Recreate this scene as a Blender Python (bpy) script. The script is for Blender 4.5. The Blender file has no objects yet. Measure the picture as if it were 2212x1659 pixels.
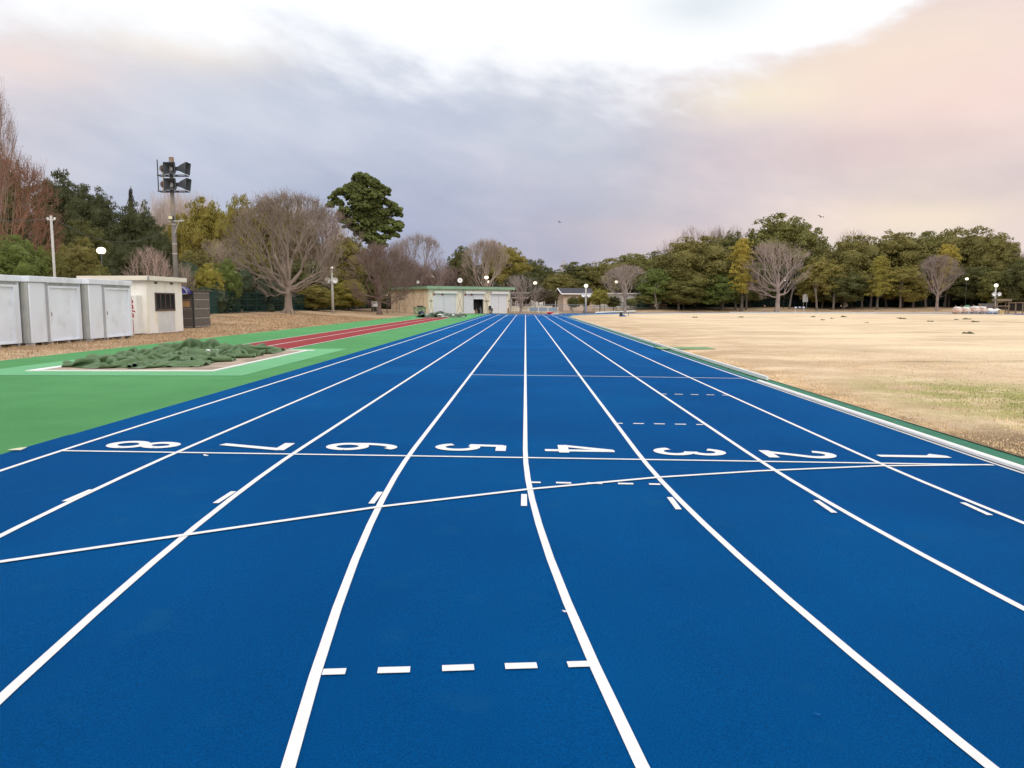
import bpy, bmesh, math, random
import numpy as np
from mathutils import Vector, Matrix, Euler, noise as mnoise
R = math.radians
S = bpy.context.scene
COL = S.collection
random.seed(7); np.random.seed(7)

# ------------------------------------------------------------------ camera
CAM_H = 1.61; F = 1661.0; PITCH = math.atan(174.5/1661); YAW = math.atan(29/1661)
cd = bpy.data.cameras.new('camera'); cam = bpy.data.objects.new('camera', cd); COL.objects.link(cam)
cam.location = (0, 0, CAM_H); cam.rotation_euler = (R(90)-PITCH, 0, YAW)
cd.sensor_width = 36; cd.lens = 36*F/2212; cd.clip_start = .05; cd.clip_end = 3000
S.camera = cam
CM = Euler((R(90)-PITCH, 0, YAW)).to_matrix()
def ray(px, py):                       # pixel of the 2212x1659 photo -> direction
    return (CM @ Vector((px-1106, 829.5-py, -F))).normalized()
def zs(X):                             # cross fall of the running track
    return -.012*max(-5.4, min(5.4, X))
def gp(px, py, it=4):                  # point of the (near) ground under a pixel
    d = ray(px, py); z = 0
    for _ in range(it):
        t = (z-CAM_H)/d.z; p = Vector((0, 0, CAM_H))+d*t; z = zs(p.x)
    return p
def at(px, py, Y):                     # point at world distance Y along the pixel's ray
    d = ray(px, py); return Vector((0, 0, CAM_H))+d*(Y/d.y)
def sst(a, b, x):
    t = max(0, min(1, (x-a)/(b-a))); return t*t*(3-2*t)
YN, YF = 8.36, 92.6; R0 = 36.8; XC = 4.88+R0    # bends: near / far tangent, radius of the inner line
def H(X, Y):                           # terrain height
    z = zs(X)
    z += .75*sst(-14.6, -28, -abs(X) if X < 0 else 0)*sst(40, 56, Y) if X < -14.6 else 0
    if Y > 100:
        r = math.hypot(max(X, 0)*1.0-XC if X > 5 else 0, Y-YF) if X > 5 else Y-YF-6
        if X > 5: z += .95*sst(49, 68, r)
        else: z += .35*sst(24, 45, r)*sst(-14, -2, X) if X > -14 else 0
    elif X > XC:
        z += .95*sst(49, 68, X-XC)
    return z

# ------------------------------------------------------------------ world, sun, exposure
def lin(c): 
    return tuple(((v/255)/12.92 if v/255 <= .04045 else ((v/255+.055)/1.055)**2.4) for v in c)
W = bpy.data.worlds.new('World'); S.world = W; W.use_nodes = True
nt = W.node_tree; nt.nodes.clear()
def mk(t, **k):
    n = nt.nodes.new(t)
    for a, b in k.items(): setattr(n, a, b)
    return n
def M(op, a, b=None, c=None, clamp=False):
    n = nt.nodes.new('ShaderNodeMath'); n.operation = op; n.use_clamp = clamp
    for i, v in enumerate((a, b, c)):
        if v is None: continue
        if isinstance(v, (int, float)): n.inputs[i].default_value = v
        else: nt.links.new(v, n.inputs[i])
    return n.outputs[0]
def ramp(fac, stops, interp='EASE'):
    n = mk('ShaderNodeValToRGB'); n.color_ramp.interpolation = interp
    e = n.color_ramp.elements
    stops = sorted(stops)
    e[0].position, e[0].color = stops[0][0], (*stops[0][1], 1)
    e[1].position, e[1].color = stops[-1][0], (*stops[-1][1], 1)
    for p, c in stops[1:-1]:
        q = e.new(p); q.color = (*c, 1)
    nt.links.new(fac, n.inputs[0]); return n.outputs[0]
def mixc(f, a, b, mode='MIX'):
    n = mk('ShaderNodeMix', data_type='RGBA', blend_type=mode)
    for i, v in ((0, f), (6, a), (7, b)):
        if isinstance(v, (int, float)): n.inputs[i].default_value = v
        elif isinstance(v, tuple): n.inputs[i].default_value = (*v, 1)
        else: nt.links.new(v, n.inputs[i])
    return n.outputs[2]
SUN_EL, SUN_AZ = 36, 174     # azimuth measured from +Y towards +X
sky = mk('ShaderNodeTexSky', sky_type='NISHITA', sun_disc=False)
sky.sun_elevation = R(SUN_EL); sky.sun_rotation = R(SUN_AZ); sky.air_density = 1.2; sky.dust_density = 3
tc = mk('ShaderNodeTexCoord'); sep = mk('ShaderNodeSeparateXYZ'); nt.links.new(tc.outputs['Generated'], sep.inputs[0])
dx, dy, dz = sep.outputs
az = M('MULTIPLY', M('ARCTAN2', dx, dy), 180/math.pi)
el = M('MULTIPLY', M('ARCSINE', dz), 180/math.pi)
def azel(px, py):
    d = ray(px, py); return math.degrees(math.atan2(d.x, d.y)), math.degrees(math.asin(d.z))
def fz(a): return (a+60)/120
cmb = mk('ShaderNodeCombineXYZ')
nt.links.new(M('MULTIPLY', az, .05), cmb.inputs[0])
nt.links.new(M('ADD', M('MULTIPLY', el, .115), M('MULTIPLY', az, .02)), cmb.inputs[1])
def noi(scale, det, off):
    mp = mk('ShaderNodeMapping'); nt.links.new(cmb.outputs[0], mp.inputs[0]); mp.inputs['Location'].default_value = (off, off*.7, off*.3)
    n = mk('ShaderNodeTexNoise'); n.inputs['Scale'].default_value = scale; n.inputs['Detail'].default_value = det
    n.inputs['Roughness'].default_value = .55; nt.links.new(mp.outputs[0], n.inputs['Vector']); return n.outputs[0]
n1 = noi(1.3, 7, 3.1); n2 = noi(3.0, 6, 9.4); n3 = noi(.6, 4, 21.3); n4 = noi(7.5, 6, 14.2)
faz = M('DIVIDE', M('ADD', az, 60), 120, clamp=True)
edge = [(-60, 18.5)]+[azel(*p) for p in ((0, 70), (300, 65), (600, 95), (800, 150), (1000, 172), (1200, 190), (1400, 205), (1550, 195), (1700, 150), (1850, 75), (2000, -20), (2212, -130))]+[(60, 26)]
T = M('MULTIPLY', ramp(faz, [(fz(a), (e/30,)*3) for a, e in edge], 'LINEAR'), 30)
d_el = M('SUBTRACT', el, T)
d_el = M('ADD', d_el, M('MULTIPLY', M('SUBTRACT', n1, .5), 9.0))
d_el = M('ADD', d_el, M('ADD', M('MULTIPLY', M('SUBTRACT', n2, .5), 6.0), M('MULTIPLY', M('SUBTRACT', n4, .5), 1.2)))
mask = M('DIVIDE', M('ADD', d_el, M('SUBTRACT', 2.0, M('MULTIPLY', az, .03))), M('SUBTRACT', 4.6, M('MULTIPLY', az, .07)), clamp=True)
mask = M('MULTIPLY', M('MULTIPLY', mask, mask), M('SUBTRACT', 3, M('MULTIPLY', mask, 2)))
A = lambda x: fz(azel(x, 400)[0])
mid = ramp(faz, [(0, lin((226, 220, 226))), (A(0), lin((224, 217, 224))), (A(450), lin((210, 213, 228))), (A(850), lin((202, 208, 225))), (A(1250), lin((209, 211, 224))), (A(1600), lin((226, 212, 217))), (A(1900), lin((240, 220, 216))), (A(2212), lin((244, 222, 218))), (1, lin((240, 216, 212)))])
low = ramp(faz, [(0, lin((196, 202, 220))), (A(300), lin((184, 192, 214))), (A(850), lin((176, 183, 206))), (A(1150), lin((182, 182, 202))), (A(1500), lin((216, 202, 207))), (A(1800), lin((246, 226, 217))), (A(2000), lin((246, 228, 215))), (A(2212), lin((240, 220, 214))), (1, lin((236, 210, 205)))])
fe = M('DIVIDE', M('SUBTRACT', el, 3.5), 8.5, clamp=True)
cloud = mixc(fe, low, mid)
# darker lilac streaks and warm wisps inside the deck
st = M('MULTIPLY', M('SUBTRACT', n1, .44), 5.0, clamp=True)
cloud = mixc(M('MULTIPLY', st, .7), cloud, mixc(1.0, cloud, (.78, .825, .895), 'MULTIPLY'))
lt = M('MULTIPLY', M('SUBTRACT', n2, .5), 4.0, clamp=True)
cloud = mixc(M('MULTIPLY', lt, .42), cloud, mixc(1.0, cloud, (1.20, 1.14, 1.11), 'MULTIPLY'))
pk = M('MULTIPLY', M('SUBTRACT', n3, .50), 5.0, clamp=True)
cloud = mixc(M('MULTIPLY', pk, .35), cloud, mixc(1.0, cloud, (1.18, 1.04, 1.04), 'MULTIPLY'))
s4 = M('MULTIPLY', M('SUBTRACT', n4, .42), 3.5, clamp=True)
cloud = mixc(M('MULTIPLY', s4, .30), cloud, mixc(1.0, cloud, (1.13, 1.10, 1.08), 'MULTIPLY'))
def blob(px, py, sa, se, col, k):
    global cloud
    a, e = azel(px, py)
    u = M('DIVIDE', M('SUBTRACT', az, a), sa); v = M('DIVIDE', M('SUBTRACT', el, e), se)
    r2 = M('ADD', M('ADD', M('MULTIPLY', u, u), M('MULTIPLY', v, v)), M('MULTIPLY', M('SUBTRACT', n2, .5), 1.2))
    g = M('EXPONENT', M('MULTIPLY', r2, -1.0))
    cloud = mixc(M('MULTIPLY', g, k, clamp=True), cloud, lin(col))
blob(1680, 205, 6, 1.7, (255, 240, 214), .85)
blob(1950, 110, 7, 2.4, (255, 232, 214), .8)
blob(2050, 210, 8, 2.6, (252, 222, 212), .75)
blob(1900, 320, 9, 1.5, (224, 200, 202), .6)
blob(2000, 462, 5.5, 1.1, (255, 234, 212), .9)
blob(2150, 400, 9, 1.6, (214, 198, 200), .5)
white = ramp(M('DIVIDE', el, 60, clamp=True), [(0, (.98, .98, .98)), (.33, (1.0, 1.0, 1.0)), (1, (1, 1, 1))])
top = mixc(1.0, mixc(M('MULTIPLY', n2, .35), (1.12, 1.13, 1.15), (.86, .88, .93)), white, 'MULTIPLY')
blob(380, 95, 7, 1.6, (255, 240, 226), .7)
blob(40, 130, 5, 1.6, (246, 226, 222), .7)
blob(1340, 490, 4.5, .8, (208, 196, 204), .6)
blob(1500, 520, 5, .9, (236, 214, 212), .6)
cloud = mixc(1.0, cloud, (.985, 1.006, 1.0), 'MULTIPLY')
cloud = mixc(mask, cloud, top)
blob(1530, 8, 4.5, 1.6, (222, 232, 238), .75)
# overhead and behind the camera the deck stays bright
ov = M('DIVIDE', M('SUBTRACT', el, 24), 30, clamp=True)
cloud = mixc(ov, cloud, (1.50, 1.50, 1.52))
cloud = mixc(M('MULTIPLY', M('LESS_THAN', el, 0), 1.0), cloud, (.25, .24, .22))
bg1 = mk('ShaderNodeBackground'); nt.links.new(sky.outputs[0], bg1.inputs[0]); bg1.inputs[1].default_value = .10
bg2 = mk('ShaderNodeBackground'); nt.links.new(cloud, bg2.inputs[0]); bg2.inputs[1].default_value = 1.0
mx = mk('ShaderNodeMixShader'); mx.inputs[0].default_value = .97
nt.links.new(bg1.outputs[0], mx.inputs[1]); nt.links.new(bg2.outputs[0], mx.inputs[2])
wo = mk('ShaderNodeOutputWorld'); nt.links.new(mx.outputs[0], wo.inputs[0])
sl = bpy.data.lights.new('sun', 'SUN'); sl.energy = .95; sl.angle = R(35); sl.color = (1, .93, .84)
sun = bpy.data.objects.new('sun', sl); COL.objects.link(sun)
SD = Vector((math.sin(R(SUN_AZ))*math.cos(R(SUN_EL)), math.cos(R(SUN_AZ))*math.cos(R(SUN_EL)), math.sin(R(SUN_EL))))
sun.rotation_euler = SD.to_track_quat('Z', 'Y').to_euler()
S.view_settings.view_transform = 'Standard'; S.view_settings.look = 'None'
S.view_settings.exposure = 0.0; S.view_settings.gamma = 1
S.cycles.max_bounces = 5; S.cycles.transparent_max_bounces = 6

# ------------------------------------------------------------------ materials
MATS = {}
def mat(name, col, rough=.8, var=.12, vscale=3.0, bump=0, bscale=60, spec=.3, metal=0, col2=None, c2scale=.4, c2lo=.45, c2hi=.6, stretch=(1, 1, 1), obj=False, emit=0, trans=0, coords='Object', grain=0, wear=None):
    if name in MATS: return MATS[name]
    m = bpy.data.materials.new(name); m.use_nodes = True; t = m.node_tree; N = t.nodes; L = t.links
    b = N['Principled BSDF']; b.inputs['Roughness'].default_value = rough; b.inputs['Metallic'].default_value = metal
    b.inputs['Specular IOR Level'].default_value = spec
    co = N.new('ShaderNodeTexCoord'); mp = N.new('ShaderNodeMapping'); mp.inputs['Scale'].default_value = stretch
    L.new(co.outputs[coords], mp.inputs[0])
    def nz(s, d=5):
        n = N.new('ShaderNodeTexNoise'); n.inputs['Scale'].default_value = s; n.inputs['Detail'].default_value = d; L.new(mp.outputs[0], n.inputs['Vector']); return n.outputs[0]
    def mx(f, a, b_, mode='MIX'):
        n = N.new('ShaderNodeMix'); n.data_type = 'RGBA'; n.blend_type = mode
        for i, v in ((0, f), (6, a), (7, b_)):
            if isinstance(v, (int, float)): n.inputs[i].default_value = v
            elif isinstance(v, tuple): n.inputs[i].default_value = (*v, 1)
            else: L.new(v, n.inputs[i])
        return n.outputs[2]
    if obj:
        oi = N.new('ShaderNodeObjectInfo'); c = oi.outputs['Color']
    else: c = tuple(col)
    if col2 is not None:
        r = N.new('ShaderNodeMapRange'); r.inputs[1].default_value = c2lo; r.inputs[2].default_value = c2hi; L.new(nz(c2scale, 6), r.inputs[0])
        c = mx(r.outputs[0], c, tuple(col2))
    if var:
        r = N.new('ShaderNodeMapRange'); r.inputs[1].default_value = .3; r.inputs[2].default_value = .7; r.inputs[3].default_value = 1-var; r.inputs[4].default_value = 1+var
        L.new(nz(vscale), r.inputs[0]); c = mx(1.0, c, r.outputs[0], 'MULTIPLY')
    if grain:
        r = N.new('ShaderNodeMapRange'); r.inputs[1].default_value = .32; r.inputs[2].default_value = .68; r.inputs[3].default_value = 1-grain; r.inputs[4].default_value = 1+grain
        L.new(nz(130, 2), r.inputs[0]); c = mx(1.0, c, r.outputs[0], 'MULTIPLY')
    if wear:
        r = N.new('ShaderNodeMapRange'); r.inputs[1].default_value = .60; r.inputs[2].default_value = .72; r.inputs[4].default_value = .35; L.new(nz(2.3, 8), r.inputs[0])
        c = mx(r.outputs[0], c, tuple(wear))
    if isinstance(c, tuple): b.inputs['Base Color'].default_value = (*c, 1)
    else: L.new(c, b.inputs['Base Color'])
    if bump:
        bn = N.new('ShaderNodeBump'); bn.inputs['Strength'].default_value = bump; bn.inputs['Distance'].default_value = .02
        L.new(nz(bscale, 4), bn.inputs['Height']); L.new(bn.outputs[0], b.inputs['Normal'])
    if emit:
        b.inputs['Emission Color'].default_value = (*col, 1); b.inputs['Emission Strength'].default_value = emit
    if trans:
        tr = N.new('ShaderNodeBsdfTranslucent'); 
        if not isinstance(c, tuple): L.new(c, tr.inputs[0])
        ms = N.new('ShaderNodeMixShader'); ms.inputs[0].default_value = trans
        L.new(b.outputs[0], ms.inputs[1]); L.new(tr.outputs[0], ms.inputs[2]); L.new(ms.outputs[0], N['Material Output'].inputs[0])
    MATS[name] = m; return m

m_blue = mat('blue_rubber', (.0, .088, .30), .75, .08, .55, .9, 260, spec=.02, col2=(.0, .102, .33), c2scale=.22, grain=.22, wear=(.01, .125, .30))
m_seam = mat('blue_seam', (.008, .12, .37), .7, .1, 2, .5, 200, spec=.07)
m_line = mat('line_paint', (.84, .84, .83), .6, .05, 9, .5, 260, grain=.05, wear=(.60, .64, .68))
m_green = mat('green_rubber', (.098, .315, .115), .8, .07, .8, .8, 240, spec=.06, grain=.15, wear=(.15, .33, .15), col2=(.11, .345, .13), c2scale=.15)
m_lgreen = mat('pale_green_rubber', (.19, .50, .25), .8, .06, .9, .8, 240, spec=.08)
m_dgreen = mat('kerb_green', (.035, .20, .12), .7, .15, 4, .8, 200)
m_red = mat('red_rubber', (.30, .046, .05), .8, .08, 1, .6, 240, spec=.08)
m_sand = mat('pit_sand', (.44, .35, .27), .95, .16, 4, 1, 40, col2=(.30, .24, .18), c2scale=1.4)
m_asph = mat('asphalt', (.10, .095, .095), .9, .15, 1, .4, 60)
m_white = mat('white_paint', (.78, .78, .76), .5, .05, 3)
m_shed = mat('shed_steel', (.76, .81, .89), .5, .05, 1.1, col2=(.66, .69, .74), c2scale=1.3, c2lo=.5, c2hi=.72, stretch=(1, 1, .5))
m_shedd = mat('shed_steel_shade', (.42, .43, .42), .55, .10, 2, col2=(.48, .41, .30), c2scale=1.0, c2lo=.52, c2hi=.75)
m_post = mat('shed_post', (.38, .39, .42), .5, .08, 3)
m_hut = mat('hut_panel', (.87, .85, .79), .55, .03, 1.5, col2=(.70, .56, .36), c2scale=.9, c2lo=.55, c2hi=.8, stretch=(1, 1, .6))
m_roof = mat('hut_roof', (.78, .75, .64), .5, .04, 2)
m_dark = mat('dark_glass', (.010, .013, .018), .15, 0, spec=.5)
m_brownf = mat('brown_frame', (.10, .07, .06), .5, .1)
m_bark = mat('bark', (.2, .16, .13), .9, .25, 9, .6, 30, obj=True)
m_leaf = mat('leaf', (.1, .1, .03), .65, .42, .55, obj=True, spec=.25, trans=.18, coords='Object')
m_tarp = mat('tarp_cloth', (.10, .165, .075), .55, .16, 3, .2, 60, spec=.3)
m_wood = mat('wood', (.28, .19, .12), .85, .25, 6, .3, 30, stretch=(1, 1, .3))
m_metal = mat('grey_metal', (.30, .31, .32), .5, .1, 5, metal=.3)
m_pole = mat('concrete_pole', (.22, .20, .185), .85, .18, 3, stretch=(1, 1, .4), col2=(.32, .22, .14), c2scale=1.2, c2lo=.55, c2hi=.7)
m_pale = mat('pale_pole', (.50, .49, .46), .7, .1, 4)
m_black = mat('dark_plastic', (.025, .028, .032), .5, .1)
m_horn = mat('horn_grey', (.07, .078, .088), .5, .15, 4)
m_fence = mat('fence_green', (.012, .05, .045), .6, .1)
m_cage = mat('cage_brown', (.085, .07, .062), .7, .2, 5)
m_lamp = mat('lamp_glass', (1.0, .86, .62), .5, 0, emit=2.2)
m_lampoff = mat('lamp_glass_pale', (.75, .74, .66), .3, 0)

# ------------------------------------------------------------------ mesh helpers
class MB:
    def __init__(s): s.v = []; s.f = []
    def add(s, vs, fs):
        o = len(s.v); s.v += [tuple(v) for v in vs]; s.f += [tuple(i+o for i in f) for f in fs]
    def box(s, a, b, rot=None, org=(0, 0, 0)):
        x0, y0, z0 = a; x1, y1, z1 = b
        vs = [Vector(p) for p in ((x0, y0, z0), (x1, y0, z0), (x1, y1, z0), (x0, y1, z0), (x0, y0, z1), (x1, y0, z1), (x1, y1, z1), (x0, y1, z1))]
        if rot is not None: vs = [rot @ v + Vector(org) for v in vs]
        s.add(vs, [(0, 3, 2, 1), (4, 5, 6, 7), (0, 1, 5, 4), (1, 2, 6, 5), (2, 3, 7, 6), (3, 0, 4, 7)])
    def tube(s, pts, rad, n=8, cap=True):
        pts = [Vector(p) for p in pts]; rings = []
        for i, p in enumerate(pts):
            d = (pts[min(i+1, len(pts)-1)]-pts[max(i-1, 0)]).normalized()
            u = d.cross(Vector((0, 0, 1)) if abs(d.z) < .9 else Vector((1, 0, 0))).normalized(); w = d.cross(u)
            r = rad[i] if isinstance(rad, (list, tuple)) else rad
            rings.append([p+(u*math.cos(2*math.pi*k/n)+w*math.sin(2*math.pi*k/n))*r for k in range(n)])
        vs = [v for r_ in rings for v in r_]; fs = []
        for i in range(len(pts)-1):
            for k in range(n):
                k2 = (k+1) % n; fs.append((i*n+k, i*n+k2, (i+1)*n+k2, (i+1)*n+k))
        if cap: fs += [tuple(range(n-1, -1, -1)), tuple((len(pts)-1)*n+k for k in range(n))]
        s.add(vs, fs)
    def lathe(s, prof, c=(0, 0, 0), n=16, axis='Z'):
        vs = []; fs = []
        for r, z in prof:
            for k in range(n):
                a = 2*math.pi*k/n
                p = (r*math.cos(a), r*math.sin(a), z)
                if axis == 'Y': p = (p[0], p[2], p[1])
                if axis == 'X': p = (p[2], p[0], p[1])
                vs.append((p[0]+c[0], p[1]+c[1], p[2]+c[2]))
        for i in range(len(prof)-1):
            for k in range(n):
                k2 = (k+1) % n; fs.append((i*n+k, i*n+k2, (i+1)*n+k2, (i+1)*n+k))
        s.add(vs, fs)
    def ball(s, c, r, sx=1, sy=1, sz=1, n=12, m=8, jit=0):
        prof = [(math.sin(math.pi*i/m), -math.cos(math.pi*i/m)) for i in range(m+1)]
        vs = []; fs = []
        for a_, z in prof:
            for k in range(n):
                a = 2*math.pi*k/n; p = Vector((a_*math.cos(a), a_*math.sin(a), z))
                q = 1+jit*mnoise.noise(p*2.3+Vector(c)*.7) if jit else 1
                vs.append((c[0]+p.x*r*sx*q, c[1]+p.y*r*sy*q, c[2]+p.z*r*sz*q))
        for i in range(m):
            for k in range(n):
                k2 = (k+1) % n; fs.append((i*n+k, i*n+k2, (i+1)*n+k2, (i+1)*n+k))
        s.add(vs, fs)
    def build(s, name, m, parent=None, smooth=False, bevel=0):
        me = bpy.data.meshes.new(name); me.from_pydata(s.v, [], s.f); me.validate(); me.update()
        if isinstance(m, (list, tuple)): [me.materials.append(q) for q in m]
        else: me.materials.append(m)
        if smooth: me.shade_smooth() if hasattr(me, 'shade_smooth') else [setattr(p, 'use_smooth', True) for p in me.polygons]
        o = bpy.data.objects.new(name, me); COL.objects.link(o); o.parent = parent
        if bevel:
            b = o.modifiers.new('bevel', 'BEVEL'); b.width = bevel; b.segments = 2; b.limit_method = 'ANGLE'
        return o
def builds(q, name, m, parent=None, **k):      # one object for every loose piece
    par = list(range(len(q.v)))
    def fd(a):
        while par[a] != a: par[a] = par[par[a]]; a = par[a]
        return a
    for f in q.f:
        for i in f[1:]: par[fd(i)] = fd(f[0])
    gr = {}
    for f in q.f: gr.setdefault(fd(f[0]), []).append(f)
    out = []
    for fs in gr.values():
        ids = sorted({i for f in fs for i in f}); mp = {a: n for n, a in enumerate(ids)}
        p = MB(); p.v = [q.v[i] for i in ids]; p.f = [tuple(mp[i] for i in f) for f in fs]; out.append(p.build(name, m, parent, **k))
    return out
def tag(o, label, cat, group=None, kind=None):
    if label: o['label'] = label
    if cat: o['category'] = cat
    if group: o['group'] = group
    if kind: o['kind'] = kind
    return o
def thing(name, label, cat, loc=(0, 0, 0), rz=0, group=None):
    o = bpy.data.objects.new(name, None); COL.objects.link(o); o.location = loc; o.rotation_euler.z = rz; o.empty_display_size = .2
    return tag(o, label, cat, group)
def struct(mb, name, m, **k):
    o = mb.build(name, m, **k); o['kind'] = 'structure'; return o
def box(name, a, b, m, parent, bevel=0):
    q = MB(); q.box(a, b); return q.build(name, m, parent, bevel=bevel)
def copy_tree(o, parent=None):
    c = o.copy(); COL.objects.link(c); c.parent = parent
    for ch in list(o.children): copy_tree(ch, c)
    return c

# ------------------------------------------------------------------ ground and track
g = MB()
xs = sorted(set([-400, -250, -160, -110, -80, -60, -50, -42, -36, -32]+[-28+.7*i for i in range(19)]+[-14.2, -9, -5.4, -2.7, 0, 2.7, 5.4, 7, 9, 12, 16]+list(range(20, 120, 3))+[130, 150, 180, 230, 300, 450]))
ys = sorted(set([-120, -60, -30, -10, 0, 10, 20, 30]+list(range(36, 180, 3))+[190, 210, 240, 300, 400, 600, 900]))
for y in ys:
    for x in xs:
        bumpy = .05*mnoise.noise(Vector((x*.25, y*.18, 0)))*(1 if (x < -15.5 or y > 116) else 0)
        if x > 7 and 0 < y < 100: bumpy = .012*mnoise.noise(Vector((x*.2, y*.2, 3)))
        g.v.append((x, y, H(x, y)-.02+bumpy))
nx = len(xs)
for j in range(len(ys)-1):
    for i in range(nx-1): g.f.append((j*nx+i, j*nx+i+1, (j+1)*nx+i+1, (j+1)*nx+i))
m_ground = mat('dry_ground', (.46, .33, .20), .95, .22, 2.2, 1, 25, col2=(.33, .215, .125), c2scale=.35, c2lo=.42, c2hi=.62, stretch=(1, 1, 1))
m_ground2 = bpy.data.materials.new('dry_lawn'); m_ground2.use_nodes = True
struct(g, 'ground', m_ground, smooth=True)

def band(offs, y_add, mtl, name, zoff, a0=0, a1=360, arcs=True):
    pass
def loop_pts(off, step=1.0, ya=None):
    """closed centre-line loop at signed offset `off` outside the inner line"""
    r = R0+off; P = []
    n = int(180/step)
    y = YN
    while y < YF: P.append((4.88-off, y)); y += 4.0
    for i in range(n+1):
        a = math.pi-math.pi*i/n; P.append((XC+r*math.cos(a), YF+r*math.sin(a)))
    y = YF
    while y > YN: 
        y -= 4.0
        if y > YN: P.append((XC+r, y))
    for i in range(n+1):
        a = -math.pi*i/n; P.append((XC+r*math.cos(a), YN+r*math.sin(a)))
    return P
def ring(mb, o1, o2, z):
    A_, B_ = loop_pts(o1), loop_pts(o2); n = len(A_)
    vs = [(x, y, zs(x)+z) for x, y in A_]+[(x, y, zs(x)+z) for x, y in B_]
    mb.add(vs, [(i, (i+1) % n, n+(i+1) % n, n+i) for i in range(n)])
def strip(mb, x0, x1, y0, y1, z, ny=1, nx_=1):
    cuts = sorted(set([x0, x1]+[c for c in (-5.4, 5.4) if x0 < c < x1]))
    for a, b in zip(cuts[:-1], cuts[1:]):
        for j in range(ny):
            ya = y0+(y1-y0)*j/ny; yb = y0+(y1-y0)*(j+1)/ny
            mb.add([(a, ya, zs(a)+z), (b, ya, zs(b)+z), (b, yb, zs(b)+z), (a, yb, zs(a)+z)], [(0, 1, 2, 3)])
def pl(mb, pts, w, z):                 # painted polyline
    P = [Vector((p[0], p[1])) for p in pts]; L_ = []; Rr = []
    for i, p in enumerate(P):
        d = (P[min(i+1, len(P)-1)]-P[max(i-1, 0)]).normalized(); n = Vector((-d.y, d.x))
        L_.append(p+n*w/2); Rr.append(p-n*w/2)
    vs = [(q.x, q.y, zs(q.x)+z) for q in L_]+[(q.x, q.y, zs(q.x)+z) for q in Rr]; n = len(P)
    mb.add(vs, [(i+n, i+1+n, i+1, i) for i in range(n-1)])
# green surround
q = MB(); strip(q, -14.2, -5.3, -30, 110.2, .000, 20); strip(q, -5.3, -4.8, -30, 112, .0, 4)
q.add([(-14.2, 110.2, .065), (-5.3, 110.2, .065), (-5.3, 112.2, .065), (-13.2, 111.2, .065)], [(0, 1, 2, 3)])
strip(q, -5.35, 5.3, -30, 113, -.004, 6); strip(q, 5.2, 30, 99, 113.2, -.0, 4)
struct(q, 'green_surround', m_green)
# blue track: ring in lane bands + chute
q = MB(); offs = [0-.12]+[1.22*i for i in range(1, 9)]+[1.22*8+.47]
for a, b in zip(offs[:-1], offs[1:]): ring(q, a, b, .006)
strip(q, -5.34, 5.15, YF, 111.5, .004, 4)
struct(q, 'running_track', m_blue)
# extra blue behind / left of camera so the margin outside the near bend is covered
q = MB(); strip(q, -5.38, 0, -20, YN+.5, .003, 4); struct(q, 'track_apron', m_blue)
# line under the kerb: dark green strip
q = MB(); ring(q, -.62, -.10, .002); struct(q, 'kerb_strip', m_dgreen)
# lane lines
q = MB(); LW = .05
for i in range(0, 9):
    w = LW
    P = loop_pts(1.22*i); n = len(P)
    P = P+[P[0]]
    for k in range(0, len(P)-1): pass
    pl(q, P, w, .011)
    if i >= 0: pl(q, [(4.88-1.22*i, YF-.2+j*2) for j in range(10)]+[(4.88-1.22*i, 111.2)], w, .0115)
LINES = q
def ppl(pts, w, z=.0125):
    pl(LINES, [gp(*p) for p in pts], w, z)
ppl([(135, 976), (640, 983.5), (1135, 991), (1640, 999), (2146, 1007)], .05, .0135)
ppl([(0, 1218), (215, 1186), (430, 1155), (820, 1098), (1140, 1060), (1420, 1034), (1640, 1020), (1900, 1009), (2140, 1006.5)], .05, .0145)
ppl([(1012, 810.5), (1300, 814), (1606, 818.5)], .05, .013)
for a, b in (((697, 1457), (747, 1455.5)), ((816, 1453.5), (886, 1451.5)), ((955, 1449), (1024, 1446.5)), ((1091, 1444.5), (1160, 1442.5)), ((1226, 1440.5), (1276, 1439)),
             ((1147, 1044.5), (1168, 1044.8)), ((1201, 1045.3), (1234, 1046)), ((1268, 1046.3), (1301, 1046.8)), ((1335, 1047.2), (1368, 1047.7)), ((1402, 1048.3), (1426, 1048.8)),
             ((1334, 916.2), (1345, 916.3)), ((1368, 916.6), (1391, 916.9)), ((1413, 917.2), (1436, 917.6)), ((1458, 918), (1482, 918.3)), ((1504, 918.8), (1519, 919)),
             ((1427, 852.5), (1440, 852.6)), ((1457, 852.8), (1475, 853.2)), ((1492, 853.5), (1509, 853.8)), ((1526, 854.1), (1543, 854.4)), ((1560, 854.7), (1573, 855))):
    ppl([a, b], .055, .0125)
for cx, ty in ((170, 1073), (486, 1077), (812, 1078), (1132, 1083), (1456, 1090), (1782, 1097), (2108, 1102)):
    p = gp(cx, ty); pl(LINES, [(p.x, p.y-.19), (p.x, p.y+.19)], .048, .0135)
# marks near the far end of the chute
for k in range(8):
    x = -4.27+1.22*k; pl(LINES, [(x-.36, 110.6), (x+.36, 110.6)], .12, .013)
for yy in (68.5, 79.0):
    pl(LINES, [(-4.88+.2, yy), (4.88, yy)], .03, .0128)
struct(LINES, 'lane_lines', m_line)
# faint seams / pale measuring lines across the lanes
q = MB()
for py in (726, 733, 741, 750, 764, 781, 787, 803):
    y = gp(1135, py).y; strip(q, -4.8, 4.85, y-.025, y+.025, .0095)
struct(q, 'surface_seams', m_seam)

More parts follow.
